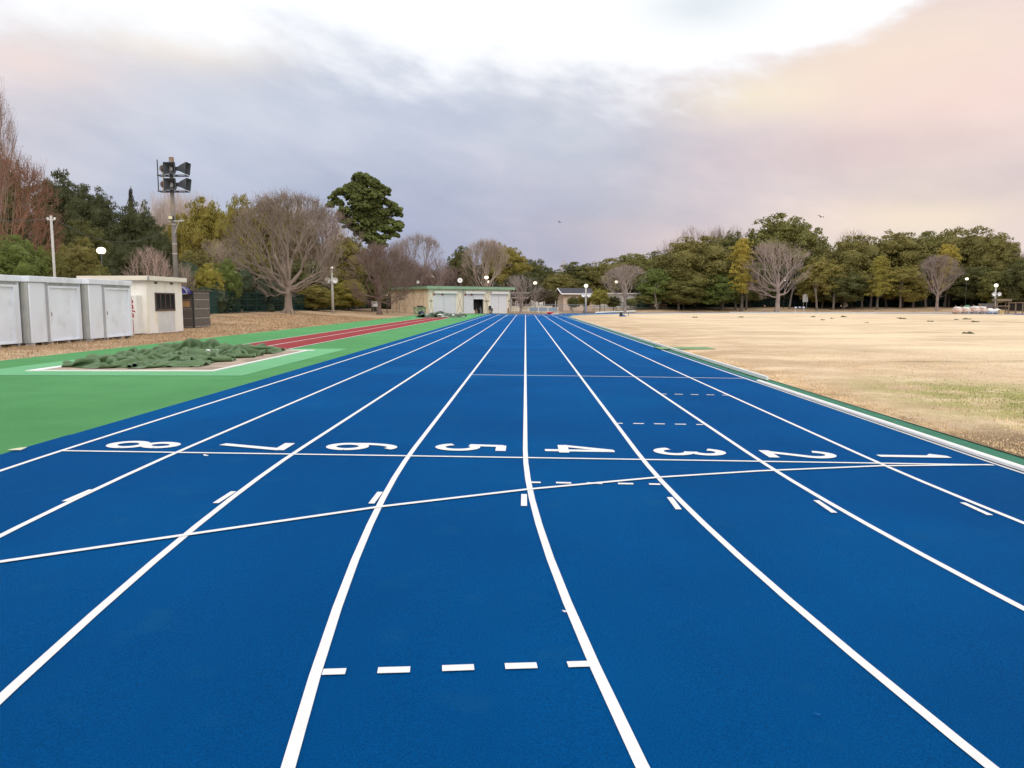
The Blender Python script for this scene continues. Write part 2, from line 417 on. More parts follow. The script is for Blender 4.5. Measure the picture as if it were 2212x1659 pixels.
# lane numbers, painted as strokes (digit up = +X, digit right = -Y)
def arc(cx, cy, rx, ry, a0, a1, n=18): return [(cx+rx*math.cos(R(a0+(a1-a0)*i/n)), cy+ry*math.sin(R(a0+(a1-a0)*i/n))) for i in range(n+1)]
DW, DH = .42, .76
DG = {
 '1': [[(.26, .78), (.50, .95)], [(.54, 0), (.54, 1)]],
 '2': [arc(.47, .70, .37, .235, 168, -28, 18)+[(.60, .43), (.30, .17), (.15, .06)], [(.02, .06), (.96, .06)]],
 '3': [arc(.47, .74, .34, .205, 165, -90, 16), arc(.47, .275, .38, .22, 90, -168, 18)],
 '4': [[(.70, 0), (.70, 1)], [(.66, .96), (.06, .27)], [(-.02, .27), (1.02, .27)]],
 '5': [[(.90, .94), (.16, .94)], [(.24, .97), (.17, .47)], arc(.48, .31, .38, .255, 128, -160, 20)],
 '6': [arc(.5, .29, .375, .235, 0, 360, 28), arc(.56, .50, .435, .445, 62, 196, 20)],
 '7': [[(.0, .94), (.98, .94)], [(.90, .95), (.30, 0)]],
 '8': [arc(.5, .745, .31, .20, 0, 360, 26), arc(.5, .275, .38, .22, 0, 360, 28)]}
centres = {'8': (311, 963), '7': (549, 966), '6': (782, 967), '5': (1017, 969), '4': (1251, 972.5), '3': (1490, 978.5), '2': (1728, 984), '1': (1972, 987.5)}
for dch, (px, py) in centres.items():
    c = gp(px, py); q = MB()
    for si, strk in enumerate(DG[dch]):
        pts = [(c.x+(v-.5)*DH, c.y-(u-.5)*DW) for u, v in strk]
        pl(q, pts, .112, .0125+.0012*si)
    o = q.build('lane_number', m_line); tag(o, None, None, kind='structure')

# long jump pit and runway
q = MB(); strip(q, -12.4, -6.05, 16.25, 26.0, .006); struct(q, 'pit_surround', m_lgreen)
q = MB(); strip(q, -10.6, -7.98, 25.2, 83.0, .008, 10); struct(q, 'runway', m_red)
q = MB()
for x in (-10.6, -9.29, -7.98): strip(q, x-.03, x+.03, 25.2, 82.6, .012, 10)
strip(q, -10.6, -7.98, 26.1, 26.14, .0125)
struct(q, 'runway_lines', m_line)
q = MB(); strip(q, -11.3, -7.12, 17.35, 25.0, .012); struct(q, 'pit_sand', m_sand)
t = thing('pit_border', 'flat white timber border framing the near long jump pit', 'border', (-9.2, 21, .06))
for a, b in (((-2.2, -3.73, -.02), (2.14, -3.6, .03)), ((-2.2, 3.9, -.02), (2.3, 4.1, .03)), ((-2.2, -3.6, -.02), (-1.93, 3.9, .03)), ((2.03, -3.6, -.02), (2.14, 3.9, .03))):
    box('board', a, b, m_white, t)
# far pit
q = MB(); strip(q, -12.6, -6.4, 83.2, 92, .006); struct(q, 'pit_surround', m_lgreen)

# asphalt apron in front of the store building
q = MB(); q.add([(-14.0, 111.3, .066), (-5.2, 112.3, .066), (-5.2, 118.5, .068), (-14, 113, .068)], [(0, 1, 2, 3)])
q.add([(x, y, zs(x)+.012+(.3*0)) for x, y in ((-5.2, 112.9), (5.2, 113.1), (5.2, 118), (-5.2, 118.5))], [(0, 1, 2, 3)])
struct(q, 'forecourt', m_asph)

# infield lawn
N = m_ground2.node_tree.nodes; L = m_ground2.node_tree.links; b = N['Principled BSDF']; b.inputs['Roughness'].default_value = .95; b.inputs['Specular IOR Level'].default_value = .1
geo = N.new('ShaderNodeNewGeometry'); 
def nzz(scale, det, st=(1, 1, 1), rot=0):
    mp = N.new('ShaderNodeMapping'); mp.inputs['Scale'].default_value = st; mp.inputs['Rotation'].default_value = (0, 0, rot); L.new(geo.outputs['Position'], mp.inputs[0])
    n = N.new('ShaderNodeTexNoise'); n.inputs['Scale'].default_value = scale; n.inputs['Detail'].default_value = det; n.inputs['Roughness'].default_value = .62; L.new(mp.outputs[0], n.inputs['Vector']); return n.outputs[0]
def mr(v, a, b_, c=0, d=1):
    n = N.new('ShaderNodeMapRange'); n.inputs[1].default_value = a; n.inputs[2].default_value = b_; n.inputs[3].default_value = c; n.inputs[4].default_value = d; L.new(v, n.inputs[0]); return n.outputs[0]
def mi(f, a, b_, mode='MIX'):
    n = N.new('ShaderNodeMix'); n.data_type = 'RGBA'; n.blend_type = mode
    for i, v in ((0, f), (6, a), (7, b_)):
        if isinstance(v, (int, float)): n.inputs[i].default_value = v
        elif isinstance(v, tuple): n.inputs[i].default_value = (*v, 1)
        else: L.new(v, n.inputs[i])
    return n.outputs[2]
def mm(op, a, b_):
    n = N.new('ShaderNodeMath'); n.operation = op; n.use_clamp = True
    for i, v in enumerate((a, b_)):
        if isinstance(v, (int, float)): n.inputs[i].default_value = v
        else: L.new(v, n.inputs[i])
    return n.outputs[0]
c = mi(mr(nzz(.35, 6), .4, .62), (.70, .55, .37), (.57, .43, .285))
c = mi(mr(nzz(.09, 5, (1, 2.2, 1), .15), .45, .6), c, (.77, .61, .41))
sx = N.new('ShaderNodeSeparateXYZ'); L.new(geo.outputs['Position'], sx.inputs[0])
near = mr(sx.outputs[0], 5.4, 15, 1, 0)
c = mi(mm('MULTIPLY', near, mr(nzz(.5, 5), .35, .6)), c, (.46, .32, .20))
# worn green patch beside the track
dxn = N.new('ShaderNodeVectorMath'); dxn.operation = 'DISTANCE'; mpp = N.new('ShaderNodeMapping'); mpp.inputs['Scale'].default_value = (1, .55, 1); L.new(geo.outputs['Position'], mpp.inputs[0])
L.new(mpp.outputs[0], dxn.inputs[0]); dxn.inputs[1].default_value = (8.3, 13.0*.55, 0)
gpch = mm('MULTIPLY', mr(dxn.outputs['Value'], 1.0, 2.9, 1, 0), mr(nzz(1.1, 6, (1, 1, 1)), .38, .55))
c = mi(gpch, c, (.33, .32, .12))
c = mi(mm('MULTIPLY', mr(nzz(.22, 7, (.4, 1.6, 1), .1), .60, .68), .55), c, (.20, .15, .07))
c = mi(mr(nzz(2.6, 6, (1, .6, 1)), .60, .74, 0, .45), c, (.42, .29, .16))
c = mi(1.0, c, mr(nzz(9, 5), .25, .75, .84, 1.14), 'MULTIPLY')
L.new(c, b.inputs['Base Color'])
bn = N.new('ShaderNodeBump'); bn.inputs['Strength'].default_value = .6; bn.inputs['Distance'].default_value = .05; L.new(nzz(7, 8), bn.inputs['Height']); L.new(bn.outputs[0], b.inputs['Normal'])
q = MB(); P = loop_pts(-.5, 3)
gx = [5.3+i*1.2 for i in range(70)]
ins = []
for r_ in (0, -.6, -1.5, -3, -6, -10, -16, -24, -35.5):
    ins.append(loop_pts(-.5+r_, 3))
n = len(ins[0])
for li, l in enumerate(ins):
    for (x, y) in l:
        e = .035*mnoise.noise(Vector((x*.7, y*.7, 0)))+.02*mnoise.noise(Vector((x*2.3, y*2.3, 5)))
        q.v.append((x+(.06*mnoise.noise(Vector((y*1.5, 1, x))) if li == 0 else 0), y, -.062+(.012 if li == 0 else (.03+e*.7 if y < 70 else .012+e*.2))))
for k in range(len(ins)-1):
    for i in range(n): q.f.append((k*n+i, k*n+(i+1) % n, (k+1)*n+(i+1) % n, (k+1)*n+i))
q.f.append(tuple(range((len(ins)-1)*n, len(ins)*n)))
struct(q, 'infield_lawn', m_ground2, smooth=True)

# dry grass blades, thick near the camera
def blades(name, n, fn, m, h=(.02, .06)):
    q = MB()
    for _ in range(n):
        x, y, z = fn(); a = random.random()*6.28; hh = random.uniform(*h); w = .004+.0004*y
        le = random.uniform(-.5, .5)*hh*2; lf = random.uniform(-.5, .5)*hh*2
        dx_, dy_ = math.cos(a)*w, math.sin(a)*w
        q.add([(x-dx_, y-dy_, z), (x+dx_, y+dy_, z), (x+le, y+lf, z+hh)], [(0, 1, 2)])
    o = q.build(name, m); return tag(o, None, None, kind='stuff')
m_straw = mat('straw', (.72, .54, .32), .9, .35, 1.5)
m_gblade = mat('green_blades', (.30, .30, .10), .9, .3, 1.5)
def f1():
    while True:
        y = 7+20*random.random()**1.6; x = 5.42+random.random()**1.5*16
        if x/y < .72: return x, y, -.045
blades('dry_grass', 26000, f1, m_straw, (.012, .035))
def f2():
    return 8.3+random.gauss(0, .9), 13.0+random.gauss(0, 1.9), -.04
blades('green_grass', 4500, f2, m_gblade, (.012, .035))
def f3():
    x = -14.3-random.random()*9; y = 20+random.random()*60
    return x, y, H(x, y)-.015
blades('bank_grass', 30000, f3, mat('straw_dark', (.42, .29, .17), .9, .35, 1.0), (.03, .10))
m_clod = mat('clod', (.09, .085, .045), .95, .3, 5, .6, 30)
clods = [(2089, 689, .5), (2065, 690, .28), (1951, 688, .4), (2092, 720.5, .35), (1940, 686.5, .3), (2230, 723, .3), (1797, 687.5, .3), (1870, 697, .26), (1825, 684, .5), (1757, 684, .4), (2010, 694, .3), (1600, 684.5, .4), (1775, 690.5, .25), (2105, 695, .4), (1500, 685, .35)]
CL = ['largest dark mound of turf below the row of sacks', 'small rounded turf lump left of the largest mound', 'dark turf lump at the lawn edge below the slim bare tree', 'flat dark turf scrap below the largest mound, midway down the lawn', 'turf speck left of the lump below the slim bare tree', 'turf scrap nearest the right edge of the frame', 'dark turf tuft at the lawn edge right of the hurdle', 'small turf speck below and left of the bright yellow tree', 'thin dark turf strip by the far kerb below the broad olive tree', 'dark turf strip by the far kerb just right of the hurdle', 'small turf speck between the slim bare tree and the sacks, low on the lawn', 'faint turf strip by the far kerb below the golden tree', 'small turf speck in front of the hurdle', 'flat turf scrap under the large mound, right of centre', 'leftmost faint turf strip by the far kerb']
for i, (px, py, w) in enumerate(clods):
    p = gp(px, py+1.2); q = MB()
    for k in range(5): q.ball((random.uniform(-.6, .6)*w, random.uniform(-.2, .2), 0), w*random.uniform(.25, .45), 1, 1, random.uniform(.45, .8), 8, 5, .5)
    o = q.build('turf_clod', m_clod); o.location = (p.x, p.y, -.04)
    tag(o, CL[i], 'turf clod', 'loose turf clods on the infield')

# ------------------------------------------------------------------ kerbs
# raised white aluminium kerb lengths beside lane 1
m_alu = mat('white_aluminium', (.80, .79, .76), .4, .05, 3)
def kerb_run(x0, y0, y1, seg, name, label, group, h=.055, w=.075):
    k = 0; y = y0
    while y < y1:
        ye = min(y1, y+seg)-.025
        t = thing(name, label, 'kerb', (x0, y, zs(x0)+.006), 0, group)
        q = MB(); n = 6
        for s_ in range(n):
            a = y+(ye-y)*s_/n; b_ = y+(ye-y)*(s_+1)/n
            def off(yy): return (YN-yy)**2/(2*R0) if yy < YN else 0
            xa, xb = off(a), off(b_)
            q.add([(xa-w/2, a-y, .018), (xa-w/2, a-y, h-.012), (xa-w/2+.012, a-y, h), (xa+w/2-.012, a-y, h), (xa+w/2, a-y, h-.012), (xa+w/2, a-y, .018),
                   (xb-w/2, b_-y, .018), (xb-w/2, b_-y, h-.012), (xb-w/2+.012, b_-y, h), (xb+w/2-.012, b_-y, h), (xb+w/2, b_-y, h-.012), (xb+w/2, b_-y, .018)],
                  [(i+6, i+7, i+1, i) for i in range(5)]+([(0, 1, 2, 3, 4, 5)] if s_ == 0 else [])+([(11, 10, 9, 8, 7, 6)] if s_ == n-1 else []))
        q.build('rail', m_alu, t)
        for yy in ([y+.12, ye-.12]+[y+(ye-y)*j/4 for j in (1, 2, 3)]):
            xa = (YN-yy)**2/(2*R0) if yy < YN else 0
            box('foot', (xa-w/2+.006, yy-y-.03, 0), (xa+w/2-.006, yy-y+.03, .019), m_black, t)
        y += seg; k += 1
kerb_run(4.93, 2.2, 16.3, 4.0, 'track_kerb', 'length of raised white metal kerb edging the inside lane near the camera', 'white metal kerb lengths at the inside lane')
kerb_run(5.22, 16.6, 92, 4.2, 'infield_kerb', 'length of white kerb board standing on the green strip by the infield', 'white kerb boards along the green strip', h=.10, w=.05)
q = MB(); p = gp(1474, 753.5); q.box((-1.0, -.9, 0), (1.0, .35, .015)); o = q.build('mat_offcut', mat('mat_faded', (.17, .30, .14), .8, .15)); o.location = (p.x, p.y, -.028); tag(o, 'flat piece of green matting lying on the lawn behind the kerb', 'matting')
# far bend: inner white kerb + outer white line reads from the geometry; far board kerb
q = MB(); P = loop_pts(-.08, 2)
P = [p for p in P if p[1] > YF-.1 and p[0] < XC+30 and p[0] > 6]
n = len(P)
for i in range(n-1):
    a, b_ = Vector((*P[i], -.05)), Vector((*P[i+1], -.05)); d = (b_-a); nn = Vector((-d.y, d.x, 0)).normalized()*.03
    q.add([a-nn, b_-nn, b_+nn, a+nn, a-nn+Vector((0, 0, .075)), b_-nn+Vector((0, 0, .075)), b_+nn+Vector((0, 0, .075)), a+nn+Vector((0, 0, .075))], [(0, 1, 5, 4), (2, 3, 7, 6), (4, 5, 6, 7)])
o = q.build('bend_kerb', m_alu); tag(o, 'low white kerb curving around the inside of the far bend', 'kerb')
q = MB(); P = [(XC+(R0+10.6)*math.cos(a), YF+(R0+10.6)*math.sin(a)) for a in [R(96-i*2) for i in range(26)]]
for i in range(len(P)-1):
    a, b_ = Vector((*P[i], -.055)), Vector((*P[i+1], -.055)); d = (b_-a); nn = Vector((-d.y, d.x, 0)).normalized()*.05; u = Vector((0, 0, .09))
    q.add([a-nn, b_-nn, b_+nn, a+nn, a-nn+u, b_-nn+u, b_+nn+u, a+nn+u], [(0, 1, 5, 4), (2, 3, 7, 6), (4, 5, 6, 7)])
o = q.build('outer_board', m_alu); tag(o, 'low white board along the outside of the far bend below the wood', 'edging')
# red approach fan on the infield side of the far bend
q = MB()
for i in range(16):
    a, b_ = R(66-i*2.5), R(66-(i+1)*2.5)
    q.add([(XC+(R0-1.9)*math.cos(a), YF+(R0-1.9)*math.sin(a), -.018), (XC+(R0-.65)*math.cos(a), YF+(R0-.65)*math.sin(a), -.018), (XC+(R0-.65)*math.cos(b_), YF+(R0-.65)*math.sin(b_), -.018), (XC+(R0-1.9)*math.cos(b_), YF+(R0-1.9)*math.sin(b_), -.018)], [(3, 2, 1, 0)])
struct(q, 'red_apron', m_red)

# ------------------------------------------------------------------ tarpaulins
def cloth_sim(nx_, ny_, W_, L_, fn, seed=1, steps=150, it=10, lift=.4):
    """slack sheet of W_ x L_ metres pushed together into the footprint fn(u, v) -> (x, y) and dropped on the ground"""
    rg = np.random.default_rng(seed)
    U, V_ = np.meshgrid(np.linspace(0, 1, nx_), np.linspace(0, 1, ny_), indexing='ij')
    def smooth(n, k):
        a = rg.normal(size=(k, k)); x = np.linspace(0, k-1.001, nx_); y = np.linspace(0, k-1.001, ny_)
        i = x.astype(int); j = y.astype(int); fx = (x-i)[:, None]; fy = (y-j)[None, :]; fx = fx*fx*(3-2*fx); fy = fy*fy*(3-2*fy)
        g = lambda p, q: a[np.minimum(p, k-1)][:, np.minimum(q, k-1)]
        return g(i, j)*(1-fx)*(1-fy)+g(i+1, j)*fx*(1-fy)+g(i, j+1)*(1-fx)*fy+g(i+1, j+1)*fx*fy
    X, Y = fn(U+.030*smooth(0, 6)*0+.02*smooth(0, 9), V_+.02*smooth(0, 9))
    X = X+.10*smooth(0, 7)+.04*smooth(0, 16); Y = Y+.12*smooth(0, 7)+.05*smooth(0, 16)
    Z = np.abs(smooth(0, 9))*lift+np.abs(smooth(0, 20))*lift*.5+.03
    P = np.stack([X, Y, Z], -1); Q = P.copy(); lx = W_/(nx_-1); ly = L_/(ny_-1); ld = math.hypot(lx, ly)
    def fix(A_, B_, l, k, push=False):
        d = B_-A_; n = np.sqrt((d*d).sum(-1, keepdims=True))+1e-9; c = (n-l)/n*.5*k
        if push: c = np.minimum(c, 0)
        d *= c; A_ += d; B_ -= d
    dt2 = (1/50)**2*9.8
    for s_ in range(steps):
        v = (P-Q)*(.96 if s_ < steps*.6 else .85); Q = P.copy(); P = P+np.clip(v, -.05, .05); P[..., 2] -= dt2*.5
        for _ in range(it):
            for o in (0, 1):
                m = (nx_-o)//2; fix(P[o:o+2*m:2], P[o+1:o+1+2*m:2], lx, 1)
                m = (ny_-o)//2; fix(P[:, o:o+2*m:2], P[:, o+1:o+1+2*m:2], ly, 1)
            fix(P[:-1, :-1], P[1:, 1:], ld, .2); fix(P[1:, :-1], P[:-1, 1:], ld, .2)
            fix(P[:-2], P[2:], 1.7*lx, .5, True); fix(P[:, :-2], P[:, 2:], 1.7*ly, .5, True)
            fix(P[:-4], P[4:], 2.4*lx, .12, True); fix(P[:, :-4], P[:, 4:], 2.4*ly, .12, True)
            lowm = P[..., 2] < .012
            P[..., 2] = np.maximum(P[..., 2], .012)
            P[..., :2] = np.where(lowm[..., None], P[..., :2]*.6+Q[..., :2]*.4, P[..., :2])
    return P
def tarp(name, P, m, label):
    nx_, ny_ = P.shape[:2]; me = bpy.data.meshes.new(name)
    me.from_pydata([tuple(v) for v in P.reshape(-1, 3).tolist()], [], [(a*ny_+b_, (a+1)*ny_+b_, (a+1)*ny_+b_+1, a*ny_+b_+1) for a in range(nx_-1) for b_ in range(ny_-1)])
    me.materials.append(m); me.shade_smooth(); ob = bpy.data.objects.new(name, me); COL.objects.link(ob)
    so = ob.modifiers.new('solid', 'SOLIDIFY'); so.thickness = .006; so.offset = 1
    sb = ob.modifiers.new('sub', 'SUBSURF'); sb.levels = sb.render_levels = 1
    return tag(ob, label, 'tarpaulin')
def bil(a, b_, c_, d_, bulge=0):
    def fn(u, v):
        x = (a[0]*(1-u)+b_[0]*u)*(1-v)+(d_[0]*(1-u)+c_[0]*u)*v; y = (a[1]*(1-u)+b_[1]*u)*(1-v)+(d_[1]*(1-u)+c_[1]*u)*v
        return x, y-bulge*np.sin(np.pi*u)*(1-v)
    return fn
P = cloth_sim(96, 150, 3.6*1.55, 7.2*1.45, bil((-11.1, 18.35), (-8.15, 18.6), (-7.85, 25.3), (-11.6, 25.2), .55), seed=4, lift=.62)
for a in range(P.shape[0]):
    for b_ in range(P.shape[1]):
        x, y, z = P[a, b_]; P[a, b_, 2] = .012+(z-.012)*(1.25+1.1*max(-.4, mnoise.noise(Vector((x*.75, y*.6, 4.4)))))
tb = tarp('tarpaulin', P, m_tarp, 'crumpled olive green tarpaulin heaped over the near long jump pit'); tb.location.z = .075
q = MB()
for k in range(5):
    q.lathe([(.0, 0), (.17, 0), (.19, .02), (.19, .08), (.16, .10), (0, .10)], n=20) if k == 0 else None
o = q.build('sandbag_weight', m_white, smooth=False); p = gp(468, 770); o.location = (p.x-.2, p.y+.2, .16); tag(o, 'round white weight sunk into the folds of the green tarpaulin', 'weight')
P = cloth_sim(40, 60, 4.2*1.5, 6.0*1.4, bil((-11.6, 84), (-7.2, 84), (-7.2, 90), (-11.6, 90)), seed=7, steps=110, lift=.7)
t2 = tarp('tarpaulin', P, mat('dark_tarp', (.07, .10, .06), .6, .3, 2, col2=(.35, .37, .34), c2scale=.8, c2lo=.55, c2hi=.6), 'small dark cover bunched up over the far pit before the storage building')
t2.location.z = .07
for i, (px, py) in enumerate(((1078, 681.6), (1087, 681.5), (1104, 681.4))):
    p = Vector(((px*.8848-1135+0)/1661*88, 86.5, .25)); q = MB(); q.ball((0, 0, 0), .33, 1.3, .8, .5, 10, 6, .4); o = q.build('sandbag', m_white, smooth=True); o.location = p
    tag(o, 'white sandbag on the dark cover of the far pit, '+('left end of the row', 'middle one', 'right end of the row')[i], 'sandbag', 'white sandbags on the far pit cover')

# ------------------------------------------------------------------ sheds and hut
def shed(y0, ln, xf, label, h=2.55, dep=2.2):
    z0 = H(xf, y0); t = thing('storage_shed', label, 'shed', (xf, y0, z0), 0, 'grey steel storage sheds')
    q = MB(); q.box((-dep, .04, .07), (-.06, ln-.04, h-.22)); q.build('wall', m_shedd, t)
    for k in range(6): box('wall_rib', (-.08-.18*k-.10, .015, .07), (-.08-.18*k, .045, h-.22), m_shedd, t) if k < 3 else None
    q = MB(); q.box((-dep-.04, -.03, h-.22), (.05, ln+.03, h)); q.build('roof', m_shed, t, bevel=.02)
    box('front_panel', (-.062, .05, .08), (-.01, ln*.29, h-.24), m_shed, t)
    box('post', (-.05, ln*.29, .06), (.02, ln*.33, h-.235), m_post, t)
    fr = MB(); fr.box((-.05, ln*.33, h-.42), (.035, ln*.97, h-.34)); fr.box((-.05, ln*.90, .08), (.035, ln*.97, h-.42)); fr.box((-.05, ln*.33, .08), (.035, ln*.355, h-.42)); fr.box((-.05, ln*.355, .08), (.035, ln*.90, .13)); fr.build('door_frame', m_shed, t, bevel=.006)
    d = MB(); d.box((-.055, ln*.355, .13), (-.012, ln*.62, h-.42)); d.box((-.055, ln*.62+.004, .13), (-.03, ln*.90, h-.42)); dd = d.build('sliding_door', mat('door_steel', (.77, .83, .91), .45, .05, 1.2, col2=(.66, .70, .75), c2scale=1.8, c2lo=.55, c2hi=.75), t)
    box('door_handle', (-.012, ln*.385, 1.05), (.004, ln*.395, 1.2), m_wood, dd)
    box('end_panel', (-.06, ln*.97, .08), (-.01, ln-.04, h-.24), m_shed, t)
    for f in (.3, .62): box('gutter_clip', (.02, ln*f, h-.27), (.055, ln*f+.12, h-.225), m_post, t)
    q = MB(); [q.box((-.3, ln*f, -.05), (0, ln*f+.12, .07)) for f in (.02, .35, .68, .93)]; builds(q, 'foot_block', m_post, t)
    return t
shed(23.95, 4.15, -18.55, 'grey steel shed at the left edge, nearest and cut off by the frame')
shed(28.15, 3.32, -18.25, 'grey steel shed standing between the two other sheds, double door and left panel')
shed(31.52, 3.45, -17.95, 'grey steel shed farthest along the row, next to the cream hut')
# cream hut
c0 = gp(322, 721.5); c1 = gp(392, 716.5)
d = Vector((c1.x-c0.x, c1.y-c0.y)); Lh = 3.6; ang = math.atan2(d.x, d.y)*.6
t = thing('prefab_hut', 'cream prefab hut with a flat roof and a four-pane dark window', 'hut', (c0.x, c0.y, 0.03), -ang)
hh = 2.72
q = MB(); q.box((-3.2, 0, .06), (0, Lh, hh)); w = q.build('wall', m_hut, t)
q = MB(); [q.box((a-.012, -.012, .08), (a+.012, .004, hh)) for a in (-1.6, -.62, -2.6)]; [q.box((-.004, b_-.012, .08), (.012, b_+.012, hh)) for b_ in (.9, 2.7)]; q.box((-.05, -.015, .06), (.015, .05, hh)); builds(q, 'wall_seam', m_roof, t)
q = MB(); q.box((-3.45, -.28, hh), (.22, Lh+.2, hh+.22)); q.build('roof', m_roof, t, bevel=.015)
q = MB(); q.box((-3.42, -.25, hh-.035), (.19, Lh+.17, hh+.0)); q.build('roof_underside', m_post, t)
box('corner_strip', (.20, -.30, hh+.005), (.235, -.16, hh+.2), m_post, t)
for a in (.75, 2.35): box('vent', (.001, a, hh-.15), (.03, a+.25, hh-.05), m_brownf, t)
box('vent', (-1.5, -.03, hh-.16), (-1.1, -.001, hh-.06), m_brownf, t)
wf = MB(); y0, y1, z0, z1 = .72, 2.72, 1.18, 2.12
for a, b_ in (((0, y0, z0), (.05, y1, z0+.09)), ((0, y0, z1-.06), (.05, y1, z1)), ((0, y0, z0), (.05, y0+.06, z1)), ((0, y1-.06, z0), (.05, y1, z1))): wf.box(a, b_)
for k in (1, 2, 3): wf.box((0, y0+(y1-y0)*k/4-.025, z0+.09), (.045, y0+(y1-y0)*k/4+.025, z1-.06))
wo_ = wf.build('window', m_brownf, t); box('pane', (.006, y0+.05, z0+.08), (.02, y1-.05, z1-.05), m_dark, wo_)
box('base_rail', (-3.2, -.02, .02), (.02, Lh, .06), m_post, t)
box('lower_panel', (.002, .95, .12), (.012, 2.66, 1.1), mat('hut_panel_cool', (.64, .65, .65), .5, .06, 2), t)
# vending machine with vertical lettering on its side
t = thing('vending_machine', 'white drinks vending machine seen from its side, red lettering running up it', 'vending machine', (-19.28, 38.0, .03))
box('body', (-.78, 0, .06), (0, 1.1, 1.98), m_white, t, bevel=.02); box('base', (-.74, .04, -.03), (-.04, 1.06, .06), m_black, t)
m_redp = mat('red_print', (.35, .012, .03), .5, 0); m_orp = mat('orange_print', (.70, .30, .10), .5, 0)
def text(s, size, m, parent, loc, rot, name='lettering', ext=.002, bold=.0):
    cu = bpy.data.curves.new('t', 'FONT'); cu.body = s; cu.size = size; cu.extrude = ext; cu.offset = bold
    o = bpy.data.objects.new('t', cu); COL.objects.link(o); bpy.context.view_layer.update()
    me = bpy.data.meshes.new_from_object(o.evaluated_get(bpy.context.evaluated_depsgraph_get())); bpy.data.objects.remove(o)
    me.materials.clear(); me.materials.append(m); o = bpy.data.objects.new(name, me); COL.objects.link(o); o.parent = parent; o.location = loc; o.rotation_euler = rot; return o
tx = text('DyDo', .36, m_redp, t, (-.18, -.004, .86), (R(90), R(-90), 0), bold=.012)
text('DyDo', .36, m_orp, t, (-.205, -.0015, .88), (R(90), R(-90), 0), bold=.012)
box('red_stripe', (-.235, -.004, .12), (-.205, .002, .78), m_redp, t); box('red_stripe', (-.26, -.004, 1.76), (-.23, .002, 1.92), m_redp, t)
# meter cabinet
p = at(299, 700, 39.2)
t = thing('meter_cabinet', 'small grey electric cabinet on a post beside the cream hut', 'cabinet', (p.x, 39.2, .03))
box('post', (-.06, .02, 0), (.0, .1, .5), m_black, t); box('lower_box', (-.17, 0, .38), (.19, .22, .70), m_metal, t, .01); box('upper_box', (-.15, .02, .70), (.11, .2, 1.02), mat('box_dark', (.10, .11, .115), .5, .1), t, .01)
q = MB(); q.tube([(.12, -.02, 0), (.12, -.02, .42)], .03); q.build('pipe', m_white, t, smooth=True)
# brown riveted booth
p0 = at(391, 712, 45.5); t = thing('riveted_booth', 'brown riveted metal booth standing behind the cream hut', 'booth', (p0.x+.05, 45.5, H(p0.x, 45.5)-.05), 0)
box('panel', (-.9, 0, .05), (.72, .06, 2.22), m_cage, t); box('panel', (.72, .03, .05), (.78, 2.3, 2.2), mat('cage_brown_side', (.13, .115, .10), .7, .15, 5), t)
box('roof', (-.95, -.05, 2.22), (.85, 2.4, 2.30), m_cage, t); box('corner_post', (.70, -.03, 0), (.79, .03, 2.25), m_black, t)
box('notice', (.12, -.012, 1.30), (.55, -.001, 1.66), mat('notice_tan', (.34, .20, .09), .7, .1), t)
q = MB()
for z in (.12, .62, 1.18, 1.72, 2.12):
    for k in range(6): q.ball((.0+k*.12, -.01, z), .017, n=6, m=4)
    for k in range(12): q.ball((.79, .15+k*.18, z), .022, n=6, m=4)
o_ = q.build('rivet', m_white, t); o_['kind'] = 'stuff'
p1 = at(392, 640, 44.8); t = thing('blue_awning', 'small rounded violet-blue awning showing past the corner of the cream hut', 'awning', (p1.x-.3, 44.8, 0.05))
q = MB(); n = 10; pr = [(-.25, 2.10)]+[(-.25+.88*math.sin(R(9*i)), 2.10+.50*math.cos(R(9*i))) for i in range(n+1)]
q.add([(a, y, z) for y in (0, .7) for a, z in pr], [tuple(range(n+2)), tuple(range(2*n+3, n+1, -1))]+[(i, (i+1) % (n+2), (i+1) % (n+2)+n+2, i+n+2) for i in range(n+2)]); q.build('hood', mat('violet_blue', (.035, .03, .16), .5, .05), t)
q = MB(); q.tube([(-.25+.9*math.sin(R(9*i)), -.01, 2.10+.52*math.cos(R(9*i))) for i in range(n+1)]+[(-.25, -.01, 2.09)], .025, 6); q.build('trim', m_post, t)
box('post', (-.2, .3, -.1), (-.1, .4, 2.15), m_post, t)

# ------------------------------------------------------------------ poles and lamps
def base(px, Y): 
    x = at(px, 660, Y).x; return (x, Y, H(x, Y)-.03)
